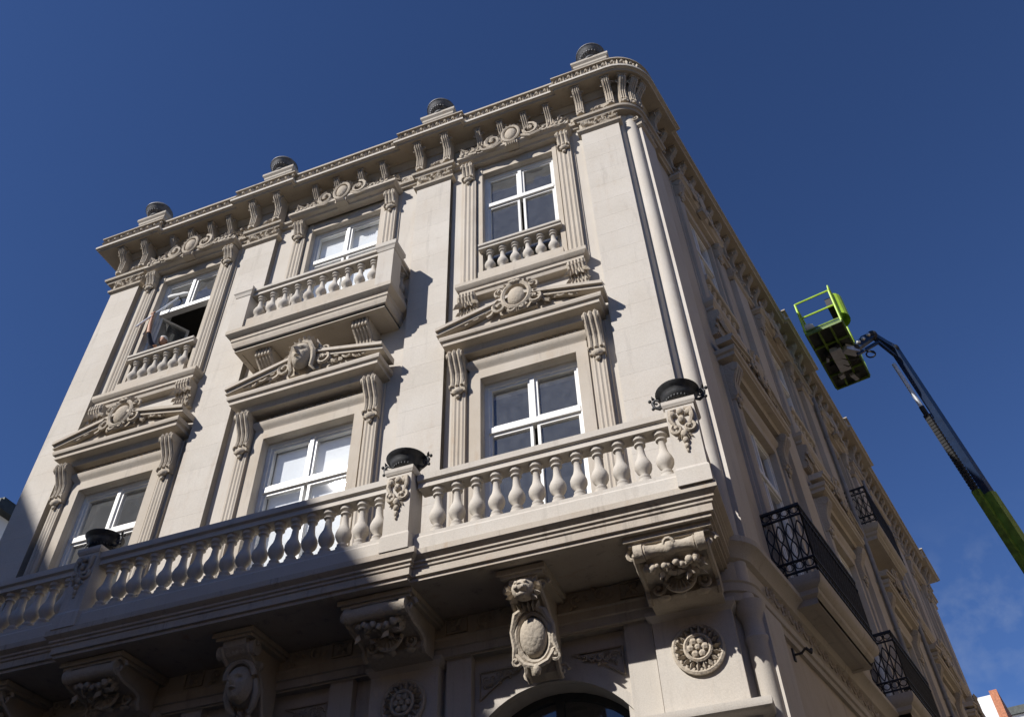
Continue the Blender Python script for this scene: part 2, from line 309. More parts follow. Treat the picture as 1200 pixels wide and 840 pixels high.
def rosette(r):
    m = MB(); n = 30
    m.tube([(r*.95*math.cos(2*math.pi*i/n), .03, r*.95*math.sin(2*math.pi*i/n)) for i in range(n+1)], .028, 6)
    for i in range(18):
        a = 2*math.pi*i/18; m.leaf(.5*r*math.cos(a), .03, .5*r*math.sin(a), a, .42*r, .2*r, .05); m.ball((.84*r*math.cos(a+.17), .035, .84*r*math.sin(a+.17)), .022, 5, 4)
    m.tube([(r*.5*math.cos(2*math.pi*i/20), .06, r*.5*math.sin(2*math.pi*i/20)) for i in range(21)], .022, 5)
    for i in range(6):
        a = 2*math.pi*i/6; m.ball((.28*r*math.cos(a), .05, .28*r*math.sin(a)), (.16*r, .05, .16*r), 7, 4)
    m.ball((0, .07, 0), .13*r, 7, 4); m.lathe((0, 0, 0), [(.01, 0)], 3)
    return m.make('rosette', CARVE)
ROS = rosette(.29)
def spandrel(s):
    m = MB(); P = [(.28, 6.12), (.90, 6.12), (.90, 5.78)]
    for i in range(3):
        a, b = P[i], P[(i+1) % 3]; m.tube([(s*a[0], .02, a[1]), (s*(a[0]+b[0])/2, .02, (a[1]+b[1])/2+(-.0 if i < 2 else .05)), (s*b[0], .02, b[1])], .014, 5)
    for k in range(5):
        t = k/4; m.spiral(s*(.80-.36*t), .03, 6.0-.0*t+.05*t, .075*(1-.6*t), 1.2, k, s, .014, n=4)
        m.leaf(s*(.82-.4*t), .02, 5.9+.16*t, 2+k*1.1, .09*(1-.5*t), .05)
    return m.make('spandrel_carving', CARVE)
SPL, SPR = spandrel(-1), spandrel(1)
def arch_window():
    m = arc_ring(1.12, 1.22, -.36, -.28); m.box(-.05, .05, -.35, -.29, .3, 5.74); m.box(-1.18, 1.18, -.35, -.28, 3.6, 3.75)
    m.box(-1.2, -1.12, -.36, -.28, .1, 4.62); m.box(1.12, 1.2, -.36, -.28, .1, 4.62); return m.make('window_frame', plain('dark_window_frame', (.035, .04, .045), .5))
AWIN = arch_window()
n_ = 24; AGL = MB().add([(-1.13*math.cos(math.pi*i/n_), -.32, 4.62+1.13*math.sin(math.pi*i/n_)) for i in range(n_+1)]+[(1.13, -.32, .1), (-1.13, -.32, .1)], [list(range(n_+3))]).make('pane', GLASS, 0)
for c in BAYS:
    L_ = (c, .15, 0); wl = put('arch_wall', AW, BLD, L_)
    put('archivolt', shared('archiv', lambda: arc_ring(1.203, 1.31, -.03, .08).make('archivolt', STONE, 30)), wl)
    put('spandrel_carving', SPL, wl, (0, -.0, 0)); put('spandrel_carving', SPR, wl)
    wf = put('arch_window', AWIN, BLD, L_); put('pane', AGL, wf)
    for s in (-1, 1):
        def strip():
            m = MB().box(.97, 1.3, -.02, .12, 0, 6.36); m.sweep([(.97, -.02), (.97, .12), (1.32, .12)], [(-.02, 6.36), (.01, 6.36), (.05, 6.44), (.06, 6.54), (-.02, 6.54)])
            m.box(.90, .969, -.02, .04, 0, 5.5); return m.make('jamb_strip', STONE, 0)
        sm = shared('jamb', strip)
        o = put('jamb_strip', sm, BLD, L_); o.scale = (s, 1, 1)
PIERS = (-5.7, -2.085, 2.085, 5.7)
def ground_pier():
    m = MB().box(-.46, .46, -.02, .20, 0, 6.22)
    m.sweep([(-.46, 0), (-.46, .2), (.46, .2), (.46, 0)], [(-.1, 6.22), (.0, 6.22), (.03, 6.25), (.06, 6.29), (.06, 6.335), (-.1, 6.335)])
    m.sweep([(-.47, 0), (-.47, .2), (.47, .2), (.47, 0)], [(-.1, 4.78), (.03, 4.78), (.03, 4.92), (.08, 4.94), (.08, 4.98), (.16, 5.01), (.2, 5.04), (.21, 5.07), (.21, 5.12), (.02, 5.16), (-.1, 5.16)])
    m.sweep([(-.46, 0), (-.46, .2), (.46, .2), (.46, 0)], [(-.1, 0), (.1, 0), (.1, .9), (.03, 1.0), (-.1, 1.0)])
    return m.make('ground_pier', STONE, 30)
GP = ground_pier()
for p in PIERS:
    g = put('ground_pier', GP, BLD, (p-.02, .15, 0)); put('rosette', ROS, g, (0.02, -.2, 5.82))
# string course and frieze between the storeys, carried round the corner
fs = [(-6.2, -.6), (-6.2, .05)]+[(CU, .05)]+corner(.05)[1:]+[so_(TEND, .05)]
ent = put('string_course', MB().sweep(fs, [(-.33, 6.32), (0, 6.32), (0, 6.42), (.03, 6.43), (.03, 6.53), (.05, 6.55), (-.01, 6.58), (-.01, 6.82), (.05, 6.85), (.08, 6.92), (.15, 6.98), (.18, 7.0), (.18, 7.08), (.05, 7.17), (-.33, 7.17)]).make('string_course', TRIM, 30), BLD)
def frieze_run(L, h=.2, z=6.70, step=.26):
    m = MB(); n = int(L/step)
    for i in range(n):
        u = (i+.5)*L/n; s = 1 if i % 2 else -1
        m.spiral(u, .03, z, .085, 1.3, s*1.57, s, .016, n=4); m.leaf(u+.08, .02, z-s*.05, s*.8, .12, .06); m.leaf(u-.06, .02, z+s*.06, s*2.2, .1, .05)
    return m
for c in BAYS:
    for s in (-1, 1): put('frieze_carving', shared('frz', lambda: frieze_run(.62).make('frieze_carving', CARVE)), ent, (c+(.3 if s > 0 else -.92), -.045, 0), kind='stuff')
    for s in (-1, 1):
        def pnl():
            m = MB()
            for a, b, cc, d in ((-.15, .15, 6.60, 6.615), (-.15, .15, 6.795, 6.81), (-.15, -.135, 6.615, 6.795), (.135, .15, 6.615, 6.795)): m.box(a, b, .0, .03, cc, d)
            for k in range(4): m.leaf(0, .015, 6.705, .785+k*1.571, .12, .07)
            m.ball((0, .02, 6.705), .025, 6, 4); return m.make('frieze_panel', CARVE)
        put('frieze_panel', shared('fpn', pnl), ent, (c+s*1.14, -.045, 0))
put('frieze_carving', frieze_run(7.2, z=6.70).make('frieze_carving', CARVE), ent, sidepos(.6, .045), RS, kind='stuff')

# front piers of dressed blocks
def block(w, h): return shared(('blk', round(w, 3), round(h, 3)), lambda: MB().box(-w/2, w/2, -.05, .12, 0, h-.002).make('stone_block', STONE, 0))
zz = 7.18; courses = []
while zz < 16.5:
    h = min(.476, 16.68-zz); courses.append((zz, h)); zz += h
for pi_, p in enumerate(PIERS):
    pr = put('pier', MB().box(-.386, .386, -.02, .113, 7.17, 16.68).make('pier', STONE, 0), BLD, (p, 0, 0))
    for k, (z, h) in enumerate(courses):
        sp = (.772,); u = -.386
        for i, wd in enumerate(sp):
            put('stone_block', block(wd-(.006 if len(sp) > 1 else 0), h), pr, (u+wd/2, 0, z)); u += wd
# side pilasters (their narrow street-facing edge catches the sun)
def pilaster(w, z0, z1):
    m = MB().box(-w/2, w/2, -.02, .12, z0, z1); return m
put('corner_pilaster', pilaster(.62, 7.17, 16.62).make('corner_pilaster', STONE, 0), BLD, sidepos(.47), RS)
put('corner_pilaster', pilaster(.62, 0, 6.3).make('corner_pilaster', STONE, 0), BLD, sidepos(.47), RS)
for t in (5.35, 10.05, 14.75, 19.45, 24.2):
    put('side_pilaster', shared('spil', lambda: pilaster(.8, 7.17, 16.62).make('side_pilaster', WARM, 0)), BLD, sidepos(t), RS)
# rounded corner shaft dressings
cs = put('corner_shaft', MB().sweep(corner(-.06), [(-.1, 7.17), (.10, 7.17), (.10, 7.5), (.06, 7.55), (.09, 7.6), (.07, 7.66), (.03, 7.7), (.045, 7.74), (.005, 7.78), (-.1, 7.78)]).make('corner_shaft', STONE, 35), BLD)
put('corner_capital', MB().sweep(corner(-.08), [(-.1, 16.5), (.01, 16.5), (.03, 16.54), (.01, 16.58), (.02, 16.75), (.09, 16.95), (.1, 17.04), (-.1, 17.04)]).make('corner_capital', STONE, 35), BLD)
put('corner_column', MB().lathe((6.33, -.17, 0), [(.17, 0), (.17, .9), (.125, 1.0), (.12, 5.85), (.135, 5.88), (.14, 5.91), (.12, 5.95), (.12, 6.12), (.14, 6.16), (.165, 6.24), (.19, 6.33)], 24).make('corner_column', STONE, 35), BLD)
cv = MB()
for s in (0, 1): cv.spiral(6.40+.05*s, -.05-.12*s, 16.86, .07, 1.4, 1.57, 1 if s else -1, .02)
put('capital_volute', cv.make('capital_volute', CARVE), cs)

# ------------------------------------------------------------------ crowning cornice
PH = .36
def crown_path(off0=0., off1=.11, left=True):
    P = []
    P += [(-6.09-off1-.02, -.8), (-6.09-off1-.02, off1)] if left else []
    edges = [-5.7+PH, None]
    for a, b in ((-5.7+PH, -2.085-PH), (-2.085+PH, 2.085-PH), (2.085+PH, 5.7-PH)): P += [(a, off1), (a, off0), (b, off0), (b, off1)]
    P += corner(off1)
    for a, b in ((1.1, 8.9), (10.4, 14.4), (15.9, 23.7)): P += [so_(a, off1), so_(a, off0), so_(b, off0), so_(b, off1)]
    P += [so_(TEND+.1, off1)]
    e = so_(TEND+.1, -.8); P += [e]
    return P
CP = crown_path()
crn = put('cornice', MB().sweep(CP, [(-.28, 17.88), (-.02, 17.88), (.0, 17.94), (.06, 17.99), (.07, 18.03), (.39, 18.03), (.41, 18.07), (.46, 18.08), (.46, 18.15), (.36, 18.165), (.34, 18.3), (.37, 18.47), (.43, 18.475), (.43, 18.51), (-.28, 18.56)]).make('cornice', DARKSTONE, 35), BLD)
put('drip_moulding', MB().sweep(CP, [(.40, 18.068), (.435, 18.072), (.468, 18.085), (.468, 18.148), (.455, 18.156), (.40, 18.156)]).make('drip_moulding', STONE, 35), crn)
put('frieze_moulding', MB().sweep(CP, [(-.28, 17.04), (.06, 17.04), (.08, 17.09), (.12, 17.11), (.13, 17.17), (.02, 17.2), (-.05, 17.21), (-.05, 17.95), (-.28, 17.95)]).make('frieze_moulding', DARKSTONE, 35), crn)
for a_, b_ in ((-5.7+PH, -2.085-PH), (-2.085+PH, 2.085-PH), (2.085+PH, 5.7-PH)):
    put('coping', MB().prism([(-.1, 18.5), (.30, 18.5), (.30, 18.66), (.33, 18.68), (.33, 18.72), (-.1, 18.75)], a_-.1, b_+.1).make('coping', TRIM, 35), crn)
# carved leaf band on the fascia
def leaf_band(P, d, upto):
    m = MB(); P = [Vector(p) for p in P]; step = .19; acc = 0.; k = 0
    for i in range(len(P)-1):
        a, b = P[i], P[i+1]; D = b-a; ln = D.length
        if ln < 1e-5: continue
        D /= ln; n = Vector((-D.y, D.x))
        if ln < .2 and abs(D.x) < .1: continue
        t = (step-acc) % step
        while t < ln:
            q = a+D*t+n*d; c, s_ = D.x, D.y; sub = MB()
            j = random.uniform(-.15, .15)
            sub.leaf(0, 0, 18.16, 1.57+j, .32, .11, .095); sub.leaf(-.02, .0, 18.19, 2.3+j, .16, .085, .085); sub.leaf(.02, .0, 18.19, .84+j, .16, .085, .085); sub.leaf(-.02, .0, 18.29, 2.2+j, .13, .07, .08); sub.leaf(.02, .0, 18.29, .94+j, .11, .06, .05); sub.ball((.095, .02, 18.41), .042, 6, 4); sub.leaf(.095, .0, 18.2, 1.57-j, .15, .05, .04)
            m.add([(q.x+u*c-o*s_, q.y+u*s_+o*c, z) for u, o, z in sub.v], sub.f); t += step
            k += 1
        acc = (ln-((step-acc) % step)) % step
    return m
ci = [i for i, p in enumerate(CP) if p == so_(1.1, .11)][0]
# offset path at the fascia face, mitred like the cornice
tmp = MB().sweep(CP[:ci-2], [(.355, 0), (.35, 0), (.35, .01)], cap=False); OP = [(tmp.v[i][0], tmp.v[i][1]) for i in range(0, len(tmp.v), 3)]
put('leaf_band', leaf_band(OP[1:], .0, 0).make('leaf_band', DARKSTONE, 30), crn, kind='stuff')
def modillion(h0=17.30, h1=18.02, w=.125, big=.80):
    m = MB(); pr = [(-.12, h0), (.10*big, h0+.02), (.12*big, h0+.1), (.10*big, h0+.2), (.11*big, h1-.32), (.2*big, h1-.2), (.29*big, h1-.12), (.31*big, h1-.03), (-.12, h1-.03)]
    m.prism(pr, -w/2, w/2); m.box(-w/2-.025, w/2+.025, -.12, .34*big, h1-.03, h1)
    for s in (-.045, 0, .045): m.tube([(s, o+.008, z) for o, z in pr[2:8]], .013, 5)
    for s in (-1, 1): m.spiral(s*w/2, .2*big, h1-.13, .07, 1.2, 0, 1, .018, rise=0, n=4)
    m.ball((0, .12*big, h0+.03), (.055, .04, .045), 6, 4)
    return m.make('modillion', CARVE, 40)
MD = modillion(); MDB = modillion(17.24, 18.02, .16, .9)
def flower():
    m = MB()
    for i in range(8):
        a = 2*math.pi*i/8; m.leaf(.03*math.cos(a), 0, .03*math.sin(a), a, .12, .075, .05)
    m.ball((0, .05, 0), .04, 7, 4)
    for i in range(5): m.leaf(-.12+.06*i, .0, -.12, 1.57, .1, .07, .04)
    return m.make('flower_boss', DARKSTONE)
FL = flower()
for c in BAYS:
    for du in ((-.78, -.27, .27, .78) if c else (-.85, -.3, .3, .85)): put('modillion', MD, crn, (c+du, -.02, 0))
    for du in (-1.04, -.52, 0, .52, 1.04): put('flower_boss', FL, crn, (c+du, .02, 17.66))
for p in PIERS:
    for du in (-.32, .32): put('modillion', MDB, crn, (p+du, -.14, 0))
    put('flower_boss', FL, crn, (p, -.09, 17.42))
t = .9
for k in range(48):
    off = .14 if (t < 1.1 or 8.9 < t < 10.4 or 14.4 < t < 15.9 or t > 23.7) else .04
    put('modillion', MD, crn, sidepos(t, off), RS)
    if k % 2 == 0 and t < 12: put('flower_boss', FL, crn, sidepos(t+.25, off-.12)[:2]+(17.55,), RS)
    t += .5
for th in (1.15, .75, .4):
    put('modillion', MDB, crn, (CU+(R_C+.13)*math.cos(th), -(-R_C+(R_C+.13)*math.sin(th)), 0), math.pi/2-th)
for c in BAYS:
    put('frieze_carving', shared('cfr', lambda: frieze_run(2.9, z=17.42, step=.21).make('frieze_carving', CARVE)), crn, (c-1.45, .03, 0), kind='stuff')
for p in PIERS:
    put('frieze_carving', shared('cfr2', lambda: frieze_run(.7, z=17.36, step=.18).make('frieze_carving', CARVE)), crn, (p-.35, -.08, 0), kind='stuff')
# pier capitals: garland band over each pier
def garland(w):
    m = MB(); rnd = random.Random(3)
    m.sweep([(-w/2, 0), (-w/2, .13), (w/2, .13), (w/2, 0)], [(-.05, 16.66), (.0, 16.66), (.05, 16.70), (.06, 16.75), (.0, 16.78), (.0, 17.05), (-.05, 17.05)])
    for i in range(34):
        u = -w/2+.05+(w-.1)*rnd.random(); z = 16.80+.24*rnd.random()
        m.ball((u, .135, z), (.035+.03*rnd.random(), .04+.03*rnd.random(), .03+.025*rnd.random()), 6, 4)
    for i in range(26): m.leaf(-w/2+.06+(w-.12)*rnd.random(), .15, 16.80+.22*rnd.random(), rnd.random()*6.28, .11, .06, .05)
    return m
GA = garland(.80).make('pier_capital', CARVE, 35)
for p in PIERS: put('pier_capital', GA, BLD, (p, 0, 0))
GAs = garland(.82).make('pier_capital', CARVE, 35)
for t in (5.35, 10.05, 14.75, 19.45, 24.2): put('pier_capital', GAs, BLD, sidepos(t, -.02), RS)
put('pier_capital', garland(.6).make('pier_capital', CARVE, 35), BLD, sidepos(.47, -.02), RS)
# roof plinths
def plinth():
    m = MB().box(-.34, .34, -.45, .24, 18.6, 19.10)
    m.sweep([(-.34, -.45), (-.34, .24), (.34, .24), (.34, -.45)], [(-.1, 19.02), (.0, 19.02), (.04, 19.08), (.04, 19.14), (.08, 19.19), (.08, 19.26), (-.1, 19.26)])
    m.box(-.3, .3, -.4, .2, 19.0, 19.25); return m.make('roof_plinth', TRIM, 30)
PLN = plinth()
for p in PIERS: put('roof_plinth', PLN, BLD, (p+.07, 0, 0))
# ------------------------------------------------------------------ windows
def window(parent, loc, rz, z0, z1, hw, ztr, blind=False, openlow=False, tag=''):
    """white four-light window set back in its reveal; transom at ztr"""
    key = (z0, z1, hw, ztr); loc = (loc[0]+.115*math.sin(rz), loc[1]-.115*math.cos(rz), loc[2])
    def fr():
        m = MB()
        for a, b, c, d in ((-hw, -hw+.07, z0, z1), (hw-.07, hw, z0, z1), (-hw+.07, hw-.07, z1-.10, z1), (-hw+.07, hw-.07, z0, z0+.12)): m.box(a, b, -.36, -.22, c, d)
        return m.make('window', WHITE, 0)
    wd = put('window', shared(('wf',)+key, fr), parent, loc, rz)
    put('transom', shared(('tr',)+key, lambda: MB().box(-hw+.07, hw-.07, -.35, -.205, ztr-.05, ztr+.05).make('transom', WHITE, 0)), wd)
    put('mullion', shared(('mu',)+key, lambda: MB().box(-.035, .035, -.34, -.21, ztr+.055, z1-.10).make('mullion', WHITE, 0)), wd)
    def sash(zb, zt):
        a, b = .035, hw-.07; m = MB(); f = .045
        for p, q, c, d in ((a, a+f, zb, zt), (b-f, b, zb, zt), (a+f, b-f, zt-f, zt), (a+f, b-f, zb, zb+f)): m.box(p, q, -.325, -.245, c, d)
        return m.make('sash', WHITE, 0)
    def pane(zb, zt): a, b, f = .035, hw-.07, .04; return MB().add([(a+f, -.285, zb+f), (b-f, -.285, zb+f), (b-f, -.285, zt-f), (a+f, -.285, zt-f)], [(0, 1, 2, 3)]).make('pane', GLASS, 0)
    for (zb, zt, low) in ((ztr+.055, z1-.10, 0), (z0+.12, ztr-.055, 1)):
        for s in (-1, 1):
            sm, pm = shared(('sa', zb, zt)+key, lambda: sash(zb, zt)), shared(('pa', zb, zt)+key, lambda: pane(zb, zt))
            if low and openlow:                   # casements swung into the room
                ang = -s*math.radians(78 if s > 0 else 62); px = s*(hw-.07)
                for me_, nm in ((sm, 'sash'), (pm, 'pane')):
                    o = put(nm, me_, wd); o.scale = (s, 1, 1)
                    M = Matrix.Translation((px, .285, 0)) @ Matrix.Rotation(ang, 4, 'Z') @ Matrix.Translation((-px, -.285, 0)) @ Matrix.Diagonal((s, 1, 1, 1))
                    o.matrix_local = M
            else:
                for me_, nm in ((sm, 'sash'), (pm, 'pane')): put(nm, me_, wd).scale = (s, 1, 1)
    if blind:
        put('roller_blind', MB().box(-hw+.08, hw-.08, -.40, -.395, z0+.1, z1-.08).make('roller_blind', BLIND, 0), wd)
    return wd

def reeded(m, u0, u1, o, z0, z1):
    m.box(u0, u1, -.02, o, z0, z1); w_ = (u1-u0)
    for k in (.2, .5, .8): m.tube([(u0+w_*k, o-.008, z0+.03), (u0+w_*k, o-.008, z1-.02)], w_*.105, 6)
def console(w, z0, z1, o0, o1):
    h = z1-z0; m = MB()
    pr = [(0, z0), (o0+.04, z0), (o0+.07, z0+.12*h), (o0+.05, z0+.3*h), (o0+.07, z0+.5*h), (o0+(o1-o0)*.75, z0+.75*h), (o1, z0+.88*h), (o1-.02, z1-.02), (o1-.04, z1), (0, z1)]
    m.prism(pr, -w/2, w/2)
    for s in (-w*.33, 0, w*.33): m.tube([(s, o+.008, z) for o, z in pr[2:8]], w*.12, 5)
    for s in (-1, 1):
        m.lathe_u((s*w/2-.01, o1-.07, z1-.10), [(.075, 0), (.085, .0), (.085, .02), (.04, .022)], 10)
        m.lathe_u((s*w/2-.01, o0+.04, z0+.13*h), [(.05, 0), (.055, .0), (.055, .02), (.025, .022)], 9)
    m.lathe_u((-w*.52, o1-.05, z1-.085), [(.06, 0), (.062, w*.2), (.045, w*.35), (.062, w*.5), (.045, w*.7), (.062, w*.85), (.06, w*1.04)], 9)
    m.ball((0, o0+.05, z0-.0), (w*.38, .06, .07), 7, 5); m.ball((0, o0+.03, z0-.09), (w*.2, .035, .05), 6, 4)
    return m.make('console', CARVE, 45)
def scroll_run(m, u0, s, ln, o, z0, slope, r0):
    """vine of shrinking volutes running outward from u0"""
    u = u0; r = r0; k = 0
    while u < u0+ln and r > .03:
        zc = z0-slope*(u-u0); sg = s*(1 if k % 2 else -1)
        m.spiral(s*(u+r), o, zc, r, 1.35, math.pi/2*(1 if k % 2 else -1), sg, r*.24, n=5, rise=.03)
        for j in range(4): m.leaf(s*(u+r*1.2), o-.01, zc+r*.4*(1 if k % 2 else -1), random.uniform(-3.1, 3.1), r*1.1, r*.6, .045)
        m.ball((s*(u+2*r), o, zc-r*.3), (r*.35, .04, r*.3), 6, 4)
        u += r*1.75; r *= .80; k += 1
    m.leaf(s*u, o, z0-slope*(u-u0), 0 if s > 0 else math.pi, .2, .07, .04)
def cartouche():
    m = MB(); o = .44; z = 12.03
    m.ball((0, o, z+.02), (.17, .11, .22), 14, 8)
    n = 26; m.tube([(.235*math.cos(2*math.pi*i/n), o+.05, z+.02+.285*math.sin(2*math.pi*i/n)) for i in range(n+1)], .04, 6)
    for i in range(15):
        a = math.pi*(-.12+1.24*i/14); m.leaf(.26*math.cos(a), o+.02, z+.02+.30*math.sin(a), a+.2, .13, .09, .07)
    m.lathe_u((-.09, o+.08, z+.32), [(.03, 0), (.045, .05), (.03, .09), (.045, .13), (.03, .18)], 7)
    for s in (-1, 1):
        m.spiral(s*.30, o+.02, z-.14, .13, 1.5, math.pi/2, -s, .036, rise=.05); m.spiral(s*.29, o+.02, z+.2, .09, 1.4, -math.pi/2, s, .028, rise=.05)
        m.spiral(s*.1, o+.05, z-.28, .07, 1.2, 0, s, .024)
        scroll_run(m, .40, s, .66, o-.03, z-.10, .19, .14)
    for k in range(7): m.leaf(-.15+.05*k, o+.02, z-.24, -1.57+.12*(3-k), .13, .07, .06)
    m.box(-.32, .32, .2, .40, z-.27, z+.1)
    return m.make('cartouche', CARVE, 50)
def mask_ornament():
    m = MB(); o = .52; z = 12.0
    m.ball((0, o-.06, z+.03), (.26, .14, .34), 14, 8)
    m.mask(0, o+.05, z-.02, .41, .57, .27)
    for s in (-1, 1):                              # plaited hair and scrolls
        m.tube([(s*.03, o+.16, z+.26), (s*.16, o+.15, z+.2), (s*.22, o+.1, z+.04), (s*.225, o+.08, z-.14), (s*.19, o+.06, z-.28), (s*.25, o+.02, z-.36)], [.03, .045, .05, .045, .04, .02], 6)
        m.tube([(s*.05, o+.1, z+.34), (s*.22, o+.06, z+.3), (s*.31, o, z+.12), (s*.32, o-.04, z-.1)], [.03, .04, .04, .02], 6)
        m.spiral(s*.37, o, z-.13, .14, 1.5, math.pi/2, -s, .034, rise=.05); m.spiral(s*.36, o-.03, z+.14, .09, 1.3, -math.pi/2, s, .026)
        scroll_run(m, .47, s, .72, o-.04, z-.09, .19, .145)
    for k in range(9):
        a = math.pi*(.1+.8*k/8); m.leaf(.22*math.cos(a), o+.1, z+.02+.30*math.sin(a), a, .13, .08, .07); m.ball((.2*math.cos(a), o+.13, z+.02+.27*math.sin(a)), .028, 6, 4)
    m.box(-.3, .3, .2, .48, z-.3, z+.12)
    return m.make('face_mask', CARVE, 50)
def raking(m, s, hw, zt, ap, o1):
    """one raking cornice from the tip towards the apex"""
    for (ob, oo, zb, zz_) in ((.1, o1-.05, -.13, -.065), (.1, o1, -.065, 0.)):
        a, b = (s*hw, zt), (0, ap); n0 = [(a[0], a[1]+zb), (b[0], b[1]+zb), (b[0], b[1]+zz_), (a[0], a[1]+zz_)]
        m.plate(n0, ob, oo)
def pediment(hw, o1, e):
    m = MB(); w0 = hw-.27; ob = o1-.27
    m.sweep([(-w0, -.02), (-w0, ob), (w0, ob), (w0, -.02)], [(-.12, 11.34), (.0, 11.34), (.03, 11.40), (.17, 11.43), (.17, 11.50), (.21, 11.52), (.22, 11.56), (.22, 11.60), (-.12, 11.60)])
    m.box(-w0, w0, -.02, ob, 11.30, 11.40)
    ap = 11.80+.235*hw
    m.plate([(-hw+.12, 11.58), (hw-.12, 11.58), (0, ap-.06)], -.02, o1-.16)
    for s in (-1, 1): raking(m, s, hw, 11.80, ap, o1)
    return m.make('pediment', WARM, 0)
def lower_set(parent, loc, rz, e=0., masked=False, blind=False):
    k = round(e, 3)
    def sur():
        m = MB(); a = .796+e
        for s in (-1, 1):
            m.box(min(s*a, s*(a+.185)), max(s*a, s*(a+.185)), -.03, .085, 7.17, 11.0)
            m.box(min(s*(a+.19), s*(a+.50)), max(s*(a+.19), s*(a+.50)), -.03, .055, 7.17, 11.34)
            u0_, u1_ = sorted((s*(a+.235), s*(a+.455))); reeded(m, u0_, u1_, .125, 7.17, 10.62)
        m.box(-a, a, -.03, .085, 10.816, 11.0)
        m.sweep([(-a-.17, -.02), (-a-.17, .085), (a+.17, .085), (a+.17, -.02)], [(-.05, 10.995), (.0, 10.995), (.015, 11.03), (.05, 11.07), (.07, 11.11), (.075, 11.16), (-.05, 11.16)])
        m.box(-a-.18, a+.18, -.02, .07, 11.15, 11.36)
        return m.make('window_surround', WARM, 35)
    su = put('window_surround', shared(('sur', k), sur), parent, loc, rz)
    def frz():
        m = MB(); n = 15
        for i in range(n):
            u = -.82+1.64*i/(n-1); m.ball((u, .07, 11.25), (.05, .035, .045), 6, 4); m.leaf(u+.055, .07, 11.2, 1.57, .13, .05, .03)
        return m.make('frieze_carving', CARVE)
    put('frieze_carving', shared(('wfrz',), frz), su, kind='stuff')
    for s in (-1, 1): put('console', shared('con', lambda: console(.25, 10.58, 11.33, .13, .36)), su, (s*(1.145+e), 0, 0))
    pd = put('pediment', shared(('ped', k), lambda: pediment(1.43+e*1.4, .5+(.08 if e else 0), e)), parent, loc, rz)
    if masked: put('face_mask', shared('maskorn', mask_ornament), pd)
    else: put('cartouche', shared('cart', cartouche), pd)
    window(parent, loc, rz, 7.12, 10.82, .80+e, 9.84, blind)
    return su
BALU = [(.088, 0), (.088, .07), (.055, .075), (.073, .095), (.073, .12), (.045, .14), (.046, .155), (.085, .195), (.106, .245), (.108, .285), (.09, .34), (.062, .395), (.05, .45), (.043, .56), (.05, .572), (.07, .58), (.07, .6), (.048, .61), (.055, .63), (.086, .645), (.086, .7)]
def baluster(h): return shared(('bal', h), lambda: MB().lathe((0, 0, 0), [(r*(h/.7)**.8, z*h/.7) for r, z in BALU], 14).make('baluster', STONE, 50))
def brk():
    m = MB(); pr = [(0, 12.22), (.1, 12.2), (.15, 12.26), (.14, 12.36), (.17, 12.5), (.24, 12.6), (.25, 12.68), (.24, 12.75), (0, 12.75)]
    m.prism(pr, -.16, .16)
    for k in (-.12, -.06, 0, .06, .12): m.tube([(k, o+.01, z) for o, z in pr[1:8]], .026, 5); m.ball((k, .26, 12.66), (.03, .03, .045), 6, 4)
    for k in range(5): m.leaf(-.1+.05*k, .15, 12.3, -1.57+.25*(k-2), .13, .07, .04)
    for k in range(9): m.leaf(-.12+.03*k, .22, 12.58+.04*(k % 2), -1.57+.16*(k-4), .2, .09, .06); m.leaf(-.12+.03*k, .15, 12.42, -1.57+.2*(k-4), .14, .07, .05)
    m.box(-.18, .18, 0, .1, 12.17, 12.22); return m.make('sill_bracket', CARVE, 45)
def topper():
    m = MB(); o = .33; z = 17.16
    m.ball((0, o, z), (.125, .09, .165), 14, 8); n = 24
    m.tube([(.165*math.cos(2*math.pi*i/n), o+.03, z+.21*math.sin(2*math.pi*i/n)) for i in range(n+1)], .03, 6)
    for k in range(9):
        a = math.pi*(.08+.84*k/8); m.leaf(.17*math.cos(a), o, z+.21*math.sin(a), a, .1, .08, .05)
    m.box(-.12, .12, .2, o+.02, z-.3, z-.12)
    for k in range(5): m.leaf(-.08+.04*k, o+.02, z-.2, -1.57, .12, .06, .05)
    for s in (-1, 1):
        m.spiral(s*.36, o, z-.03, .17, 1.6, math.pi*.5, -s, .042, .02, rise=.04); m.tube([(s*.2, o, z-.12), (s*.36, o+.01, z-.21), (s*.56, o, z-.17), (s*.66, o, z-.1)], [.03, .035, .03, .02], 6)
        m.spiral(s*.66, o-.01, z-.11, .085, 1.4, math.pi, s, .028, rise=.03)
        m.tube([(s*.7, o-.01, z-.17), (s*.9, o-.02, z-.15), (s*1.02, o-.02, z-.17)], [.03, .04, .015], 6)
        for j in range(7): m.leaf(s*(.25+.12*j), o-.01, z-.15+.03*(j % 3), (1.2 if s > 0 else 1.9)+.5*(j % 3-1), .13, .07, .045)
        for j in range(3): m.ball((s*(.8+.09*j), o, z-.13), (.045, .04, .04), 6, 4)
        for j in range(10): m.leaf(s*(.28+.08*j), o-.02, z-.08+.05*math.sin(j*1.7), random.uniform(-.5, 3.6), .15, .08, .05)
        m.spiral(s*.98, o-.02, z-.12, .075, 1.3, 0, -s, .024, rise=.03)
    m.v = [(u*1.1, o_, 17.0+(z_-17.0)*1.25) for u, o_, z_ in m.v]
    return m.make('crest_carving', CARVE, 50)
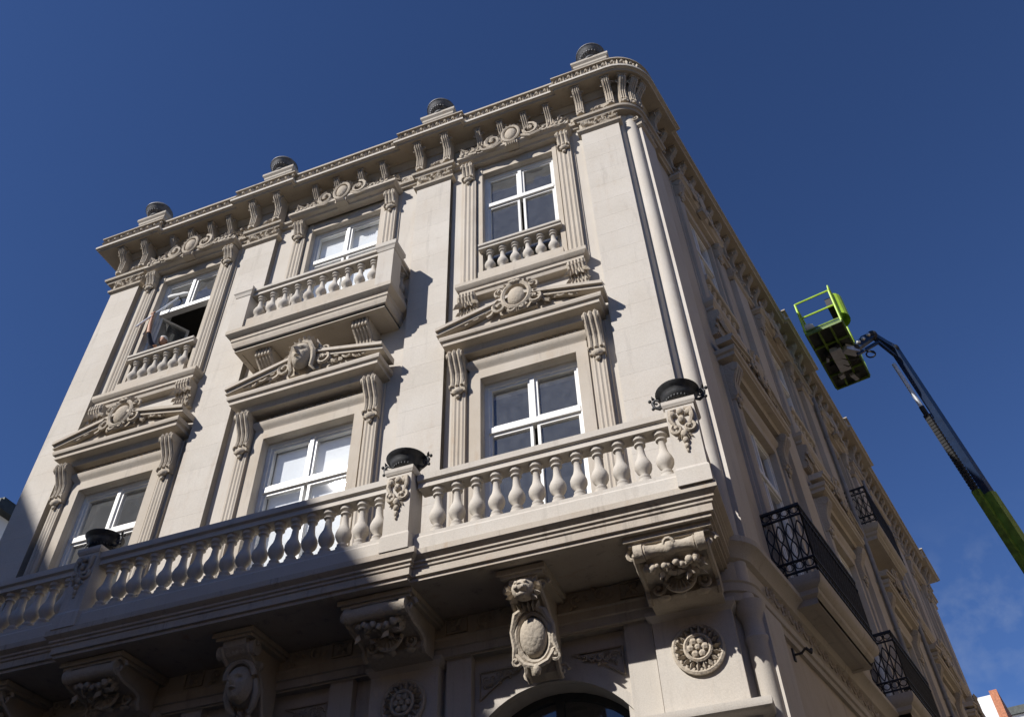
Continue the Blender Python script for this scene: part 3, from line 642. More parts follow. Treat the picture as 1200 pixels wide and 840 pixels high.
def upper_set(parent, loc, rz, e=0., balcony=False, blind=False, openlow=False, crest=True, iron=False):
    k = round(e, 3)
    def sur():
        m = MB(); a = .756+e
        for s in (-1, 1):
            u_, v_ = sorted((s*a, s*(a+.09))); m.box(u_, v_, -.03, .045, 13.06, 16.86)
            u_, v_ = sorted((s*(a+.12), s*(a+.40))); reeded(m, u_, v_, .105, 13.06, 16.34)
            u_, v_ = sorted((s*(a+.095), s*(a+.46))); m.box(u_, v_, -.03, .025, 13.06, 16.86)
        m.box(-a, a, -.03, .03, 16.596, 16.86)
        sh = 1.21+e*1.2-.16; ob = .16+(.06 if e else 0)
        m.sweep([(-sh, -.02), (-sh, ob), (sh, ob), (sh, -.02)], [(-.15, 16.84), (.0, 16.84), (.02, 16.88), (.10, 16.90), (.12, 16.93), (.16, 16.95), (.16, 17.02), (-.15, 17.04)])
        return m.make('window_surround', WARM, 35)
    su = put('window_surround', shared(('usur', k), sur), parent, loc, rz)
    for s in (-1, 1): put('console', shared('ucon', lambda: console(.24, 16.36, 16.85, .11, .25)), su, (s*(1.03+e), 0, 0))
    if crest: put('crest_carving', shared('crest', topper), su, (0, -.03 if e else 0, 0))
    window(parent, loc, rz, 13.06, 16.60, .76+e, 15.62, blind, openlow)
    if not balcony and not iron:
        def sill():
            m = MB(); w0 = 1.21-.12
            m.sweep([(-w0, -.02), (-w0, .14), (w0, .14), (w0, -.02)], [(-.15, 12.75), (.0, 12.75), (.02, 12.82), (.05, 12.84), (.05, 12.90), (.09, 12.93), (.12, 12.98), (.12, 13.06), (-.15, 13.08)])
            m.box(-.80, .80, -.1, .17, 13.07, 13.32)
            return m.make('window_sill', WARM, 30)
        sl_ = put('window_sill', shared('sill', sill), parent, loc, rz)
        put('handrail', shared('uhr', lambda: MB().prism([(-.08, 13.98), (-.06, 14.0), (-.06, 14.05), (-.09, 14.07), (-.09, 14.12), (.17, 14.12), (.17, 14.07), (.14, 14.05), (.14, 14.0), (.16, 13.98)], -.80, .80).make('handrail', STONE, 30)), sl_)
        for i in range(6): put('baluster', baluster(.66), sl_, (-.61+.244*i, -.04, 13.32))
        for s in (-1, 1): put('sill_bracket', shared('sbr', brk), sl_, (s*1.0, 0, 0))
    return su
for c in BAYS:
    e = EX[c]
    lower_set(BLD, (c, 0, 0), 0, e, masked=(c == 0), blind=(c == 0))
    upper_set(BLD, (c, 0, 0), 0, e, balcony=(c == 0), blind=(c == 0), openlow=(c < 0))
before = set(BLD.children)
for i, t in enumerate(TB):
    lower_set(BLD, sidepos(t), RS); upper_set(BLD, sidepos(t), RS, iron=(i == 2), crest=(i < 3))

for o_ in set(BLD.children)-before: o_.scale = (1, .78, 1)      # shallower carving on the side street
# ------------------------------------------------------------------ stone balcony of the middle upper window
def ubal():
    m = MB(); w0, ob = 1.69-.17, .77-.17; P = [(-w0, -.02), (-w0, ob), (w0, ob), (w0, -.02)]
    m.slab([(-w0, -.02), (-w0, ob), (w0, ob), (w0, -.02)], 12.66, 13.1)
    m.sweep(P, [(-.1, 12.64), (.0, 12.64), (.0, 12.70), (.03, 12.72), (.06, 12.80), (.06, 12.84), (.08, 12.86), (.08, 12.92), (.14, 12.97), (.17, 13.0), (.17, 13.09), (-.1, 13.11)])
    m.box(-1.60, 1.60, .46, .72, 13.1, 13.34)
    for s in (-1, 1):
        u_, v_ = sorted((s*1.38, s*1.64)); m.box(u_, v_, .0, .455, 13.1, 13.34)
    return m.make('upper_balcony', WARM, 30)
ub = put('upper_balcony', ubal(), BLD)
RAILP = lambda z0, z1: [(-.11, z0), (-.10, z0+.04), (-.10, z0+.08), (-.14, z0+.1), (-.14, z1-.01), (-.12, z1), (.12, z1), (.14, z1-.01), (.14, z0+.1), (.10, z0+.08), (.10, z0+.04), (.11, z0)]
put('handrail', MB().prism([(o+.60, z) for o, z in RAILP(14.0, 14.17)], -1.36, 1.36).make('handrail', STONE, 30), ub)
for s in (-1, 1):
    put('handrail', MB().sweep([(s*1.52, 0), (s*1.52, .43)], RAILP(14.0, 14.17)).make('handrail', STONE, 30), ub)
    pm = MB().box(s*1.52-.16, s*1.52+.16, .44, .76, 13.10, 14.02); pm.sweep([(s*1.52-.14, .46), (s*1.52-.14, .74), (s*1.52+.14, .74), (s*1.52+.14, .46), (s*1.52-.14, .46)], [(-.1, 14.0), (.03, 14.0), (.05, 14.07), (.07, 14.1), (.07, 14.2), (-.1, 14.21)])
    put('balcony_pedestal', pm.make('balcony_pedestal', STONE, 0), ub)
    for k in (.13, .34): put('baluster', baluster(.66), ub, (s*1.52, -k, 13.34))
    def ubr():
        m = MB(); pr = [(0, 12.05), (.16, 12.02), (.2, 12.1), (.2, 12.22), (.26, 12.36), (.4, 12.46), (.46, 12.54), (.46, 12.64), (0, 12.64)]
        m.prism(pr, -.17, .17)
        for k in (-.13, -.065, 0, .065, .13): m.tube([(k, o+.012, z) for o, z in pr[1:8]], .03, 5); m.ball((k, .46, 12.52), (.035, .045, .05), 6, 4)
        for k in range(7): m.leaf(-.12+.04*k, .22, 12.32, -1.57+.2*(k-3), .22, .08, .05)
        return m.make('balcony_bracket', CARVE, 45)
    put('balcony_bracket', shared('ubr', ubr), ub, (s*.98, 0, 0))
for i in range(10): put('baluster', baluster(.66), ub, (-1.20+2.40*i/9, -.60, 13.34))

# ------------------------------------------------------------------ the long main balcony
SP = [(-6.21, -.1), (-6.21, 1.07), (-2.58, 1.07), (-2.58, 1.15), (2.58, 1.15), (2.58, 1.07), (6.21, 1.07), (6.21, -.1)]
m = MB(); m.slab(SP, 6.815, 7.15)
m.sweep(SP, [(-.1, 6.80), (.02, 6.80), (.02, 6.84), (.055, 6.85), (.055, 6.945), (.075, 6.955), (.075, 6.985), (.10, 7.0), (.10, 7.03), (.13, 7.05), (.16, 7.075), (.16, 7.15), (-.1, 7.16)])
mb = put('main_balcony', m.make('main_balcony', SOOT, 30), BLD)
def run(u0, u1, o):
    k = MB().prism([(o-.14, 7.15), (o-.14, 7.33), (o-.12, 7.36), (o-.12, 7.405), (o+.12, 7.405), (o+.12, 7.36), (o+.14, 7.33), (o+.14, 7.15)], u0, u1)
    put('balustrade_plinth', k.make('balustrade_plinth', STONE, 0), mb)
    put('handrail', MB().prism([(o+d, z) for d, z in RAILP(8.1, 8.3)], u0, u1).make('handrail', STONE, 30), mb)
run(2.66, 5.97, 1.05); run(-2.28, 2.28, 1.13); run(-5.97, -2.66, 1.05)
for i in range(12):
    for s in (-1, 1): put('baluster', baluster(.70), mb, (s*(2.91+.2665*i), -1.05, 7.403))
for i in range(18): put('baluster', baluster(.70), mb, (-2.12+4.24*i/17, -1.13, 7.403))
for s in (-1, 1):
    q = s*6.15; o1_, o2_ = -.0, .88
    put('balustrade_plinth', MB().box(q-.12, q+.12, o1_, o2_, 7.15, 7.404).make('balustrade_plinth', STONE, 0), mb)
    put('handrail', MB().sweep([(q, 0), (q, .88)], RAILP(8.1, 8.3)).make('handrail', STONE, 30), mb)
    for k in range(3): put('baluster', baluster(.70), mb, (q, -(.22+.25*k), 7.403))
def pedestal():
    m = MB().box(-.175, .175, -.175, .175, 7.15, 8.33)
    m.sweep([(-.175, -.175), (-.175, .175), (.175, .175), (.175, -.175), (-.175, -.175)], [(-.05, 7.15), (.02, 7.15), (.02, 7.36), (.0, 7.4), (-.05, 7.4)])
    m.sweep([(-.175, -.175), (-.175, .175), (.175, .175), (.175, -.175), (-.175, -.175)], [(-.05, 8.29), (.01, 8.29), (.03, 8.33), (.03, 8.38), (-.05, 8.4)])
    m.box(-.16, .16, -.16, .16, 8.3, 8.395)
    return m.make('balcony_pedestal', STONE, 0)
def ped_orn():
    m = MB()
    for s in (-1, 1):
        m.spiral(s*.075, .01, 7.93, .075, 1.4, math.pi/2, -s, .028, rise=.04); m.tube([(s*.05, .0, 8.24), (s*.12, .02, 8.2), (s*.13, .03, 8.08), (s*.09, .02, 7.98)], [.02, .035, .03, .02], 6); m.ball((s*.1, .02, 8.16), (.045, .04, .05), 7, 4)
        m.leaf(s*.03, .0, 8.1, 1.57-s*.7, .15, .07, .05)
    m.ball((0, .02, 8.06), (.045, .05, .06), 7, 4); m.ball((0, .02, 8.18), (.05, .045, .05), 7, 4); m.ball((0, .02, 7.84), (.05, .05, .06), 7, 4); m.ball((0, .02, 7.75), (.04, .04, .045), 7, 4); m.ball((0, .015, 7.67), (.03, .03, .045), 6, 4); m.ball((0, .01, 7.61), (.018, .02, .03), 6, 4)
    for k in range(5): m.leaf(-.04+.02*k, .0, 7.86, -1.57+.3*(k-2), .1, .05, .05)
    return m.make('pedestal_carving', CARVE, 50)
for u_, o_ in ((-6.15, 1.07), (-2.46, 1.13), (2.46, 1.13), (6.15, 1.07)):
    p_ = put('balcony_pedestal', shared('mped', pedestal), mb, (u_, -o_, 0)); put('pedestal_carving', shared('mpor', ped_orn), p_, (0, -.175, 0))
# corbels under the slab
def big_corbel(rich):
    m = MB(); w_ = .40
    pr = [(.1, 6.28), (.36, 6.28), (.42, 6.33), (.42, 6.4), (.47, 6.45), (.60, 6.48), (.76, 6.50), (.88, 6.54), (.95, 6.60), (.95, 6.70), (.9, 6.74), (.1, 6.74)]
    m.prism(pr, -w_, w_); m.box(-.5, .5, .0, 1.02, 6.735, 6.80); m.box(-.46, .46, .0, .98, 6.70, 6.736)
    for s in (-1, 1):
        m.tube([(s*w_, o, z) for o, z in pr[1:9]], .035, 6); m.spiral(s*(w_+.02), .90, 6.63, .10, 1.3, 0, 1, .028, rise=0)
    return m.make('corbel', CARVE, 40)
def corbel_orn(rich):
    m = MB(); rnd = random.Random(11+rich)
    if rich:
        m.lathe_u((-.40, .93, 6.62), [(.075, 0), (.1, .0), (.1, .1), (.08, .11), (.088, .125), (.075, .14), (.062, .26), (.075, .36), (.085, .37), (.085, .43), (.075, .44), (.062, .54), (.075, .66), (.088, .675), (.08, .69), (.1, .7), (.1, .8), (.06, .8)], 14)
        m.tube([(.0+.055*math.cos(a), .99+.02*math.sin(a), 6.64+.055*math.sin(a)) for a in [2*math.pi*k/10 for k in range(11)]], .022, 5)
    else: m.lathe_u((-.41, .92, 6.62), [(.06, 0), (.1, 0), (.1, .07), (.085, .09), (.095, .4), (.085, .73), (.1, .75), (.1, .82), (.05, .82)], 14)
    for k in range(26):                            # fruit swag
        a = k/25; u = -.3+.6*a; dz = -.10*math.sin(math.pi*a) if not rich else -.05-.06*abs(math.sin(2*math.pi*a))
        m.ball((u+rnd.uniform(-.03, .03), .84+rnd.uniform(-.06, .05), 6.52+dz*.6+rnd.uniform(-.02, .02)), rnd.uniform(.028, .052), 7, 4)
    for k in range(16): m.leaf(rnd.uniform(-.3, .3), .72+rnd.uniform(-.06, .08), 6.45+rnd.uniform(-.03, .03), rnd.uniform(0, 6.28), .14, .08, .05)
    # shell apron and volutes below
    for k in range(9):
        a = math.pi*(1.12+.76*k/8); m.leaf(.04*math.cos(a), .56, 6.46+.02*math.sin(a), a, .17, .08, .06)
    m.tube([(.17*math.cos(a), .56, 6.46+.17*math.sin(a)) for a in [math.pi*(1.0+k/12) for k in range(13)]], .028, 6)
    for s in (-1, 1): m.spiral(s*.27, .46, 6.40, .085, 1.4, math.pi/2, s, .026); m.ball((s*.22, .42, 6.31), (.09, .06, .035), 7, 4)
    m.ball((0, .45, 6.31), (.05, .07, .05), 7, 4)
    return m.make('corbel_carving', CARVE, 50)
for i, p in enumerate(PIERS):
    r_ = 1 if i in (0, 3) else 0
    c_ = put('corbel', shared('corb', lambda: big_corbel(0)), mb, (p, 0, 0)); put('corbel_carving', shared(('cor', r_), lambda: corbel_orn(r_)), c_)
def key_body():
    m = MB(); pr = [(.02, 5.80), (.12, 5.76), (.22, 5.80), (.30, 5.95), (.36, 6.15), (.44, 6.32), (.6, 6.45), (.78, 6.55), (.84, 6.62), (.84, 6.72), (.02, 6.72)]
    m.prism(pr, -.17, .17); m.box(-.30, .30, 0, .92, 6.735, 6.80); m.box(-.26, .26, 0, .88, 6.70, 6.736)
    for s in (-1, 1): m.tube([(s*.19, o, z) for o, z in pr[1:9]], .03, 6); m.spiral(s*.2, .13, 5.84, .08, 1.2, 0, 1, .025, rise=0); m.spiral(s*.2, .74, 6.62, .09, 1.3, 0, 1, .026, rise=0)
    return m.make('keystone', CARVE, 40)
def key_shield():
    m = MB()
    q = MB(); q.ball((0, 0, 0), (.165, .10, .225), 18, 12); n = 30                       # oval shield
    q.tube([(.205*math.cos(2*math.pi*i/n), -.01, .275*math.sin(2*math.pi*i/n)) for i in range(n+1)], .035, 6)
    for s in (-1, 1):
        q.tube([(s*.06, .03, .33), (s*.17, .03, .27), (s*.25, .0, .1), (s*.23, .0, -.08), (s*.27, .0, -.2)], [.03, .045, .03, .04, .02], 6); q.spiral(s*.24, .0, -.23, .07, 1.3, math.pi/2, s, .024)
        q.tube([(s*.22, 0, -.18), (s*.14, .02, -.28), (0, .03, -.33)], [.03, .03, .03], 6)
    for k in range(5): q.leaf(-.08+.04*k, .03, .28, 1.57+.25*(2-k), .13, .07, .07)
    q.ball((0, .03, -.36), (.05, .05, .07), 7, 4); q.box(-.15, .15, -.14, -.03, -.2, .2)
    tl = math.radians(18); ct, st = math.cos(tl), math.sin(tl)
    m.add([(u+.0, .52+o*ct+z*st*.9, 6.10+z*ct-o*st*.4) for u, o, z in q.v], q.f)
    # lion head under the abacus
    m.ball((0, .80, 6.56), (.15, .14, .13), 12, 8); m.ball((0, .93, 6.52), (.08, .07, .06), 9, 6); m.ball((0, .90, 6.45), (.07, .06, .035), 8, 5); m.ball((0, .98, 6.545), (.035, .03, .022), 6, 4)
    for s in (-1, 1):
        m.ball((s*.055, .92, 6.60), (.03, .025, .022), 6, 4); m.ball((s*.12, .80, 6.66), (.04, .03, .045), 6, 4); m.ball((s*.04, .97, 6.51), (.04, .035, .03), 6, 4)
    for k in range(14):
        a = math.pi*(-.25+1.5*k/13); m.leaf(.11*math.cos(a), .80, 6.56+.10*math.sin(a), a, .13, .08, .07)
    return m.make('shield_carving', CARVE, 50)
def key_face():
    m = MB()
    m.lathe_u((-.27, .72, 6.60), [(.05, 0), (.1, 0), (.1, .08), (.075, .10), (.085, .16), (.075, .2), (.085, .24), (.08, .27), (.085, .30), (.075, .34), (.085, .38), (.075, .44), (.1, .46), (.1, .54), (.04, .54)], 14)
    m.ball((0, .40, 6.24), (.20, .18, .27), 14, 9); m.mask(0, .53, 6.22, .36, .48, .27)
    m.tube([(.21*math.cos(a), .60+.05*math.sin(a), 6.30+.20*math.sin(a)) for a in [math.pi*k/14 for k in range(15)]], .04, 6)
    for k in range(9): a = math.pi*(.1+.1*k); m.leaf(.2*math.cos(a), .58, 6.31+.19*math.sin(a), a, .1, .08, .06)
    for s in (-1, 1): m.tube([(s*.2, .54, 6.28), (s*.22, .5, 6.12), (s*.17, .46, 5.98), (s*.1, .42, 5.9)], [.035, .05, .045, .025], 6); m.ball((s*.19, .5, 6.46), (.07, .06, .06), 7, 5)
    rnd = random.Random(5)
    for k in range(22): m.leaf(rnd.uniform(-.13, .13), .34+rnd.uniform(0, .08), 5.95+rnd.uniform(-.12, .08), -1.57+rnd.uniform(-.8, .8), .14, .07, .06)
    return m.make('face_carving', CARVE, 50)
for c in BAYS:
    k_ = put('keystone', shared('keyb', key_body), mb, (c+.03, 0, 0))
    if c == 0: put('face_carving', key_face(), k_)
    else: put('shield_carving', shared('kshield', key_shield), k_)
# ------------------------------------------------------------------ wrought-iron balconies on the side street
def iron_slab():
    m = MB(); P = [(-1.22, -.02), (-1.22, .42), (1.22, .42), (1.22, -.02)]
    m.slab(P, 6.93, 7.28); m.sweep(P, [(-.1, 6.92), (0, 6.92), (.0, 7.0), (.05, 7.04), (.06, 7.1), (.12, 7.14), (.15, 7.2), (.15, 7.28), (-.1, 7.3)])
    return m.make('iron_balcony', TRIM, 30)
def railing(dz=0.):
    m = MB(); z0, z1 = 7.29+dz, 8.36+dz; P = [(-1.32, .0), (-1.32, .55), (1.32, .55), (1.32, .0)]
    for z, h in ((z1, .04), (z1-.16, .02), (z0+.08, .02), (z0+.24, .02)): m.sweep(P, [(-.018, z-h), (.018, z-h), (.018, z), (-.018, z)])
    def seg(a, b, n):
        for i in range(n+1):
            t = i/n; u, o = a[0]+(b[0]-a[0])*t, a[1]+(b[1]-a[1])*t; m.tube([(u, o, z0), (u, o, z1)], .011, 4)
            if i < n:
                t = (i+.5)/n; u, o = a[0]+(b[0]-a[0])*t, a[1]+(b[1]-a[1])*t; du, do_ = (b[0]-a[0])/n*.42, (b[1]-a[1])/n*.42
                for zc, r in ((z1-.09, .05), (z0+.16, .055)): m.tube([(u+du*math.cos(k*.785), o+do_*math.cos(k*.785), zc+r*math.sin(k*.785)) for k in range(9)], .009, 4)
                zc = (z0+z1)/2; m.tube([(u+du*.9*math.sin(k*.785), o+do_*.9*math.sin(k*.785), zc-.28+.07*k) for k in range(9)], .010, 4); m.tube([(u-du*.9*math.sin(k*.785), o-do_*.9*math.sin(k*.785), zc-.28+.07*k) for k in range(9)], .010, 4)
    seg(P[0], P[1], 4); seg(P[1], P[2], 20); seg(P[2], P[3], 4)
    return m.make('railing', IRON2, 40)
ISM = iron_slab(); IRM = railing()
for i, t in enumerate(TB):
    b_ = put('iron_balcony', ISM, BLD, sidepos(t), RS); put('railing', IRM, b_)
b_ = put('iron_balcony', ISM, BLD, sidepos(12.4)[:2]+(5.82,), RS); put('railing', IRM, b_)
for t in (10.62, 15.3):
    dp = put('drainpipe', MB().tube([(0, .08, 0), (0, .08, 17.0)], .055, 10).make('drainpipe', PIPE), BLD, sidepos(t, .1), RS)
    for z in (7.6, 10.2, 13.0, 15.6): put('pipe_bracket', shared('pbr', lambda: MB().lathe((0, .08, 0), [(.07, 0), (.07, .04)], 10).make('pipe_bracket', PIPE)), dp, (0, 0, z))
hk = MB().tube([(0, 0, 0), (0, .10, 0), (.0, .16, .05)], .015, 6); hk.box(-.03, .03, -.01, .01, -.08, .08); hk.tube([(0, .16, .05), (.06, .2, .0), (.1, .2, .06)], .02, 6)
put('wall_hook', hk.make('wall_hook', IRON), BLD, sidepos(1.45, .012)[:2]+(6.2,), RS)

# ------------------------------------------------------------------ iron bowls on the pedestals and on the roof
def urn_parts(root, scale=1., handles=True):
    k = scale
    mt = IRON if handles else LEAD
    PB = [(.12*k, 0), (.13*k, .012*k), (.12*k, .03*k), (.10*k, .04*k), (.14*k, .055*k), (.185*k, .09*k), (.21*k, .135*k), (.218*k, .175*k), (.232*k, .19*k), (.262*k, .215*k), (.278*k, .24*k), (.27*k, .25*k), (.2*k, .19*k), (.05*k, .14*k)]
    PK = [(.14*k, 0), (.15*k, .02*k), (.13*k, .04*k), (.17*k, .07*k), (.235*k, .13*k), (.255*k, .19*k), (.27*k, .2*k), (.27*k, .225*k), (.25*k, .235*k), (.225*k, .30*k), (.16*k, .36*k), (.07*k, .40*k), (.03*k, .43*k)]
    put('bowl', shared(('bowl', k, handles), lambda: MB().lathe((0, 0, 0), PB if handles else PK, 32).make('bowl', mt, 50)), root)
    def gad():
        m = MB(); n = 26
        for i in range(n): a = 2*math.pi*i/n; m.ball(((.172 if handles else .2)*k*math.cos(a), (.172 if handles else .2)*k*math.sin(a), (.085 if handles else .1)*k), (.016*k, .016*k, .03*k), 5, 4)
        return m.make('gadroon_ring', mt, 60)
    put('gadroon_ring', shared(('gad', k, handles), gad), root)
    if not handles: return
    for s in (-1, 1):
        def hd():
            m = MB(); m.tube([(s*.19*k, 0, .09*k), (s*.25*k, 0, .06*k), (s*.31*k, 0, .10*k), (s*.325*k, 0, .17*k), (s*.29*k, 0, .215*k), (s*.24*k, 0, .19*k)], [.018*k, .022*k, .02*k, .022*k, .018*k, .014*k], 7)
            m.spiral(s*.28*k, 0, .13*k, .045*k, 1.2, 0, s, .014*k); m.ball((s*.355*k, 0, .215*k), .024*k, 7, 5); m.ball((s*.33*k, .0, .085*k), .022*k, 7, 5); m.leaf(s*.3*k, 0, .21*k, 1.2 if s > 0 else 1.9, .08*k, .045*k); return m.make('handle', IRON, 60)
        put('handle', shared(('hd', s, k), hd), root)
for lab, u_, o_ in (('black iron bowl on the balcony pedestal at the corner of the building', 6.15, 1.07), ('black iron bowl on the sunlit balcony pedestal between the middle and right windows', 2.46, 1.13), ('black iron bowl in shade on the pedestal below the left window', -2.46, 1.13)):
    urn_parts(thing('iron_bowl', lab, 'bowl', (u_, -o_, 8.398), 0, 'iron bowls on the balcony pedestals'), 1.0)
for lab, p in zip(('leftmost rounded grey finial on a plinth above the roof cornice', 'second rounded grey finial from the left on the roof cornice', 'third rounded grey finial from the left on the roof cornice', 'rightmost rounded grey finial beside the rounded corner'), PIERS):
    urn_parts(thing('roof_finial', lab, 'finial', (p+.10, -.17, 19.258), 0, 'grey knobs along the roof edge'), 1.22, False)

# ------------------------------------------------------------------ boom lift beside the side wall
LIFT = thing('boom_lift', 'lime green basket of a boom lift on a navy boom beside the side wall', 'boom lift', (13.6, 12.3, 0))
LB = Vector((13.6, 12.3, 0))
def lput(name, m, material, parent=LIFT, smooth=40):
    """m holds world (x,-y,z) points; store them relative to the lift's base"""
    m.v = [(u-LB.x, o+LB.y, z) for u, o, z in m.v]; return put(name, m.make(name, material, smooth), parent)
def wv(p): return (p[0], -p[1], p[2])
def beam(m, a, b, w_, h_):
    a, b = Vector(a), Vector(b); d = (b-a).normalized(); s = d.cross(Vector((0, 0, 1))).normalized(); t = s.cross(d)
    vs = [wv(p+s*(i*w_/2)+t*(j*h_/2)) for p in (a, b) for i, j in ((-1, -1), (1, -1), (1, 1), (-1, 1))]
    return m.add(vs, [(0, 1, 2, 3), (4, 5, 6, 7), (0, 1, 5, 4), (1, 2, 6, 5), (2, 3, 7, 6), (3, 0, 4, 7)])
BC = Vector((9.59, 8.5, 16.80))
S3, N3, Z3 = Vector((SD.x, SD.y, 0)), Vector((SN.x, SN.y, 0)), Vector((0, 0, 1))
bp = lambda t, o, z: BC+S3*t+N3*o+Z3*z
def pipe(m, pts, r=.022, n=6): return m.tube([wv(p) for p in pts], r, n)
ta, tb, oa, ob_ = -1.12, 1.32, -.45, .45
bk = MB()
for z in (.02, .10): pipe(bk, [bp(ta, oa, z), bp(tb, oa, z), bp(tb, ob_, z), bp(ta, ob_, z), bp(ta, oa, z)], .03)
for k in range(5): t_ = ta+(tb-ta)*k/4; beam(bk, bp(t_, oa, -.03), bp(t_, ob_, -.03), .04, .05)
for o_ in (-.15, .15): beam(bk, bp(ta, o_, -.04), bp(tb, o_, -.04), .05, .07)
basket = lput('basket', bk, GREEN_SHADED)
fl_ = MB(); fl_.add([wv(bp(t_, o_, z)) for z in (.015, .03) for t_, o_ in ((ta, oa), (tb, oa), (tb, ob_), (ta, ob_))], [(0, 1, 2, 3), (4, 5, 6, 7), (0, 1, 5, 4), (1, 2, 6, 5), (2, 3, 7, 6), (3, 0, 4, 7)])
lput('platform_floor', fl_, DARKM, basket)
for z, nm in ((1.12, 'top_rail'), (.58, 'middle_rail')):
    r_ = MB(); pipe(r_, [bp(ta, oa, z), bp(tb, oa, z)], .026); pipe(r_, [bp(tb, oa, z), bp(tb, ob_, z)], .026); pipe(r_, [bp(tb, ob_, z), bp(.35, ob_, z)], .026); pipe(r_, [bp(ta, ob_, z), bp(ta, oa, z)], .026)
    lput(nm, r_, GREEN, basket)
for t_, o_ in ((ta, oa), (tb, oa), (tb, ob_), (ta, ob_), (.1, oa), (.35, ob_), (-.5, ob_)):
    lput('rail_post', pipe(MB(), [bp(t_, o_, .0), bp(t_, o_, 1.12)], .026), GREEN, basket)
r_ = MB(); pipe(r_, [bp(ta+.02, ob_, 1.12), bp(ta+.02, ob_+.02, 1.3), bp(ta+.25, ob_+.02, 1.38), bp(ta+.5, ob_+.02, 1.3), bp(ta+.55, ob_, 1.1)], .022); lput('grab_loop', r_, GREEN, basket)
cn = MB()   # control console with its curved cover
for k in range(9):
    a0_, a1_ = math.pi*k/9, math.pi*(k+1)/9; c0 = bp(-.72, .5, 0)
    f_ = lambda a_, z: wv(bp(-.72-.3*math.cos(a_), .44+.22*math.sin(a_), z))
    cn.add([f_(a0_, .35), f_(a1_, .35), f_(a1_, 1.08), f_(a0_, 1.08)], [(0, 1, 2, 3)])
cn.add([wv(bp(-1.02, .44, .35)), wv(bp(-.42, .44, .35)), wv(bp(-.42, .44, 1.08)), wv(bp(-1.02, .44, 1.08))], [(0, 1, 2, 3)])
lput('control_cover', cn, GREEN, basket)
cb = MB(); beam(cb, bp(-.98, .36, .85), bp(-.46, .36, .85), .2, .3); lput('control_box', cb, BLACK, basket)
tb_ = MB(); beam(tb_, bp(-.35, .0, -.12), bp(.55, .0, -.12), .28, .14); beam(tb_, bp(-.2, .2, -.1), bp(.1, .45, -.1), .2, .18); lput('platform_mount', tb_, STEEL, basket)
rnd_ = random.Random(4)
for k in range(9):
    k_ = MB(); t_ = rnd_.uniform(-.5, 1.0); o_ = rnd_.uniform(-.3, .35); beam(k_, bp(t_, o_, -.10), bp(t_+rnd_.uniform(.08, .3), o_+rnd_.uniform(-.1, .1), -.10), rnd_.uniform(.05, .16), rnd_.uniform(.05, .12)); lput('underside_fitting', k_, (STEEL, DARKM, BLACK)[k % 3], basket, 0)
for k in range(3):
    hz = MB(); pipe(hz, [bp(.45, .42, -.05), bp(.2+.2*k, .2-.1*k, -.2), bp(-.1+.3*k, -.05, -.16), bp(.3*k, -.2, -.05)], .018); lput('hose', hz, BLACK, basket)
sm_ = MB(); sm_.ball(wv(bp(-.95, -.35, .3)), (.16, .16, .14), 9, 6); lput('tool_bag', sm_, CAP, basket)
J0, J1, J2 = Vector((10.02, 8.45, 16.78)), Vector((10.55, 8.50, 17.10)), Vector((11.03, 9.11, 16.98))
B1 = Vector((11.97, 10.3, 11.52)); bd = (B1-J2).normalized(); BB = J2+bd*((2.2-J2.z)/bd.z)
jb = MB(); beam(jb, J0, J1, .16, .2); beam(jb, J1, J2, .14, .16); beam(jb, J0+Vector((0, 0, -.22)), J1+Vector((.05, 0, -.28)), .06, .08); beam(jb, J1+Vector((.05, 0, -.25)), J2+Vector((-.02, 0, -.3)), .07, .08)
jib = lput('jib', jb, NAVY, LIFT, 0)
for p_ in (J0, J1, J2):
    k_ = MB(); k_.ball(wv(p_), (.13, .13, .13), 10, 6); lput('pivot', k_, BLACK, jib)
hs = MB()
for dx in (0, .05, .1):
    pipe(hs, [J0+Vector((.0, dx, .0)), (J0+J1)/2+Vector((0, dx, .18-dx)), J1+Vector((.05, dx, .12)), (J1+J2)/2+Vector((0, dx, .16)), J2+Vector((.1, dx, .05))], .022)
pipe(hs, [J0+Vector((.2, 0, -.15))]+[J0+Vector((.3+.11*math.cos(k*.7), 0, -.32+.11*math.sin(k*.7))) for k in range(10)], .02)
lput('hydraulic_hoses', hs, BLACK, jib)
for q_ in (.25, .5, .8): k_ = MB(); p_ = J0.lerp(J1, q_); k_.ball(wv(p_+Vector((.0, -.1, .02))), (.06, .06, .06), 7, 5); lput('fitting', k_, STEEL, jib)
side_ = Vector((-.22, -.03, -.10)); ln = (B1-J2).length
bi = MB(); beam(bi, J2-bd*.1, J2+bd*(ln*.80), .17, .22); boom = lput('inner_boom', bi, NAVY, LIFT, 0)
bo = MB(); beam(bo, J2+bd*(ln*.76), BB, .21, .26); outer = lput('outer_boom', bo, plain('green_boom_paint', (.12, .21, .025), .5, var=.35, scale=4), LIFT, 0)
cl = MB(); pipe(cl, [J2+side_*1.0+bd*.35, J2+side_+bd*1.75], .05, 8); lput('jib_cylinder', cl, STEEL, boom)
k_ = MB(); pipe(k_, [J2+side_+bd*1.7, J2+side_+bd*1.95], .065, 8); lput('cylinder_gland', k_, BLACK, boom)
n_ = 26
for k in range(n_):
    p_ = J2+side_*1.0+bd*(1.95+2.2*k/n_); k_ = MB(); beam(k_, p_, p_+bd*(2.2/n_*.8), .14, .13); lput('cable_chain_link', k_, BLACK, boom, 0)
k_ = MB(); beam(k_, J2+side_*1.0+bd*4.1, J2+side_+bd*9.0, .16, .17); lput('cable_tray', k_, GREEN_SHADED, outer, 0)
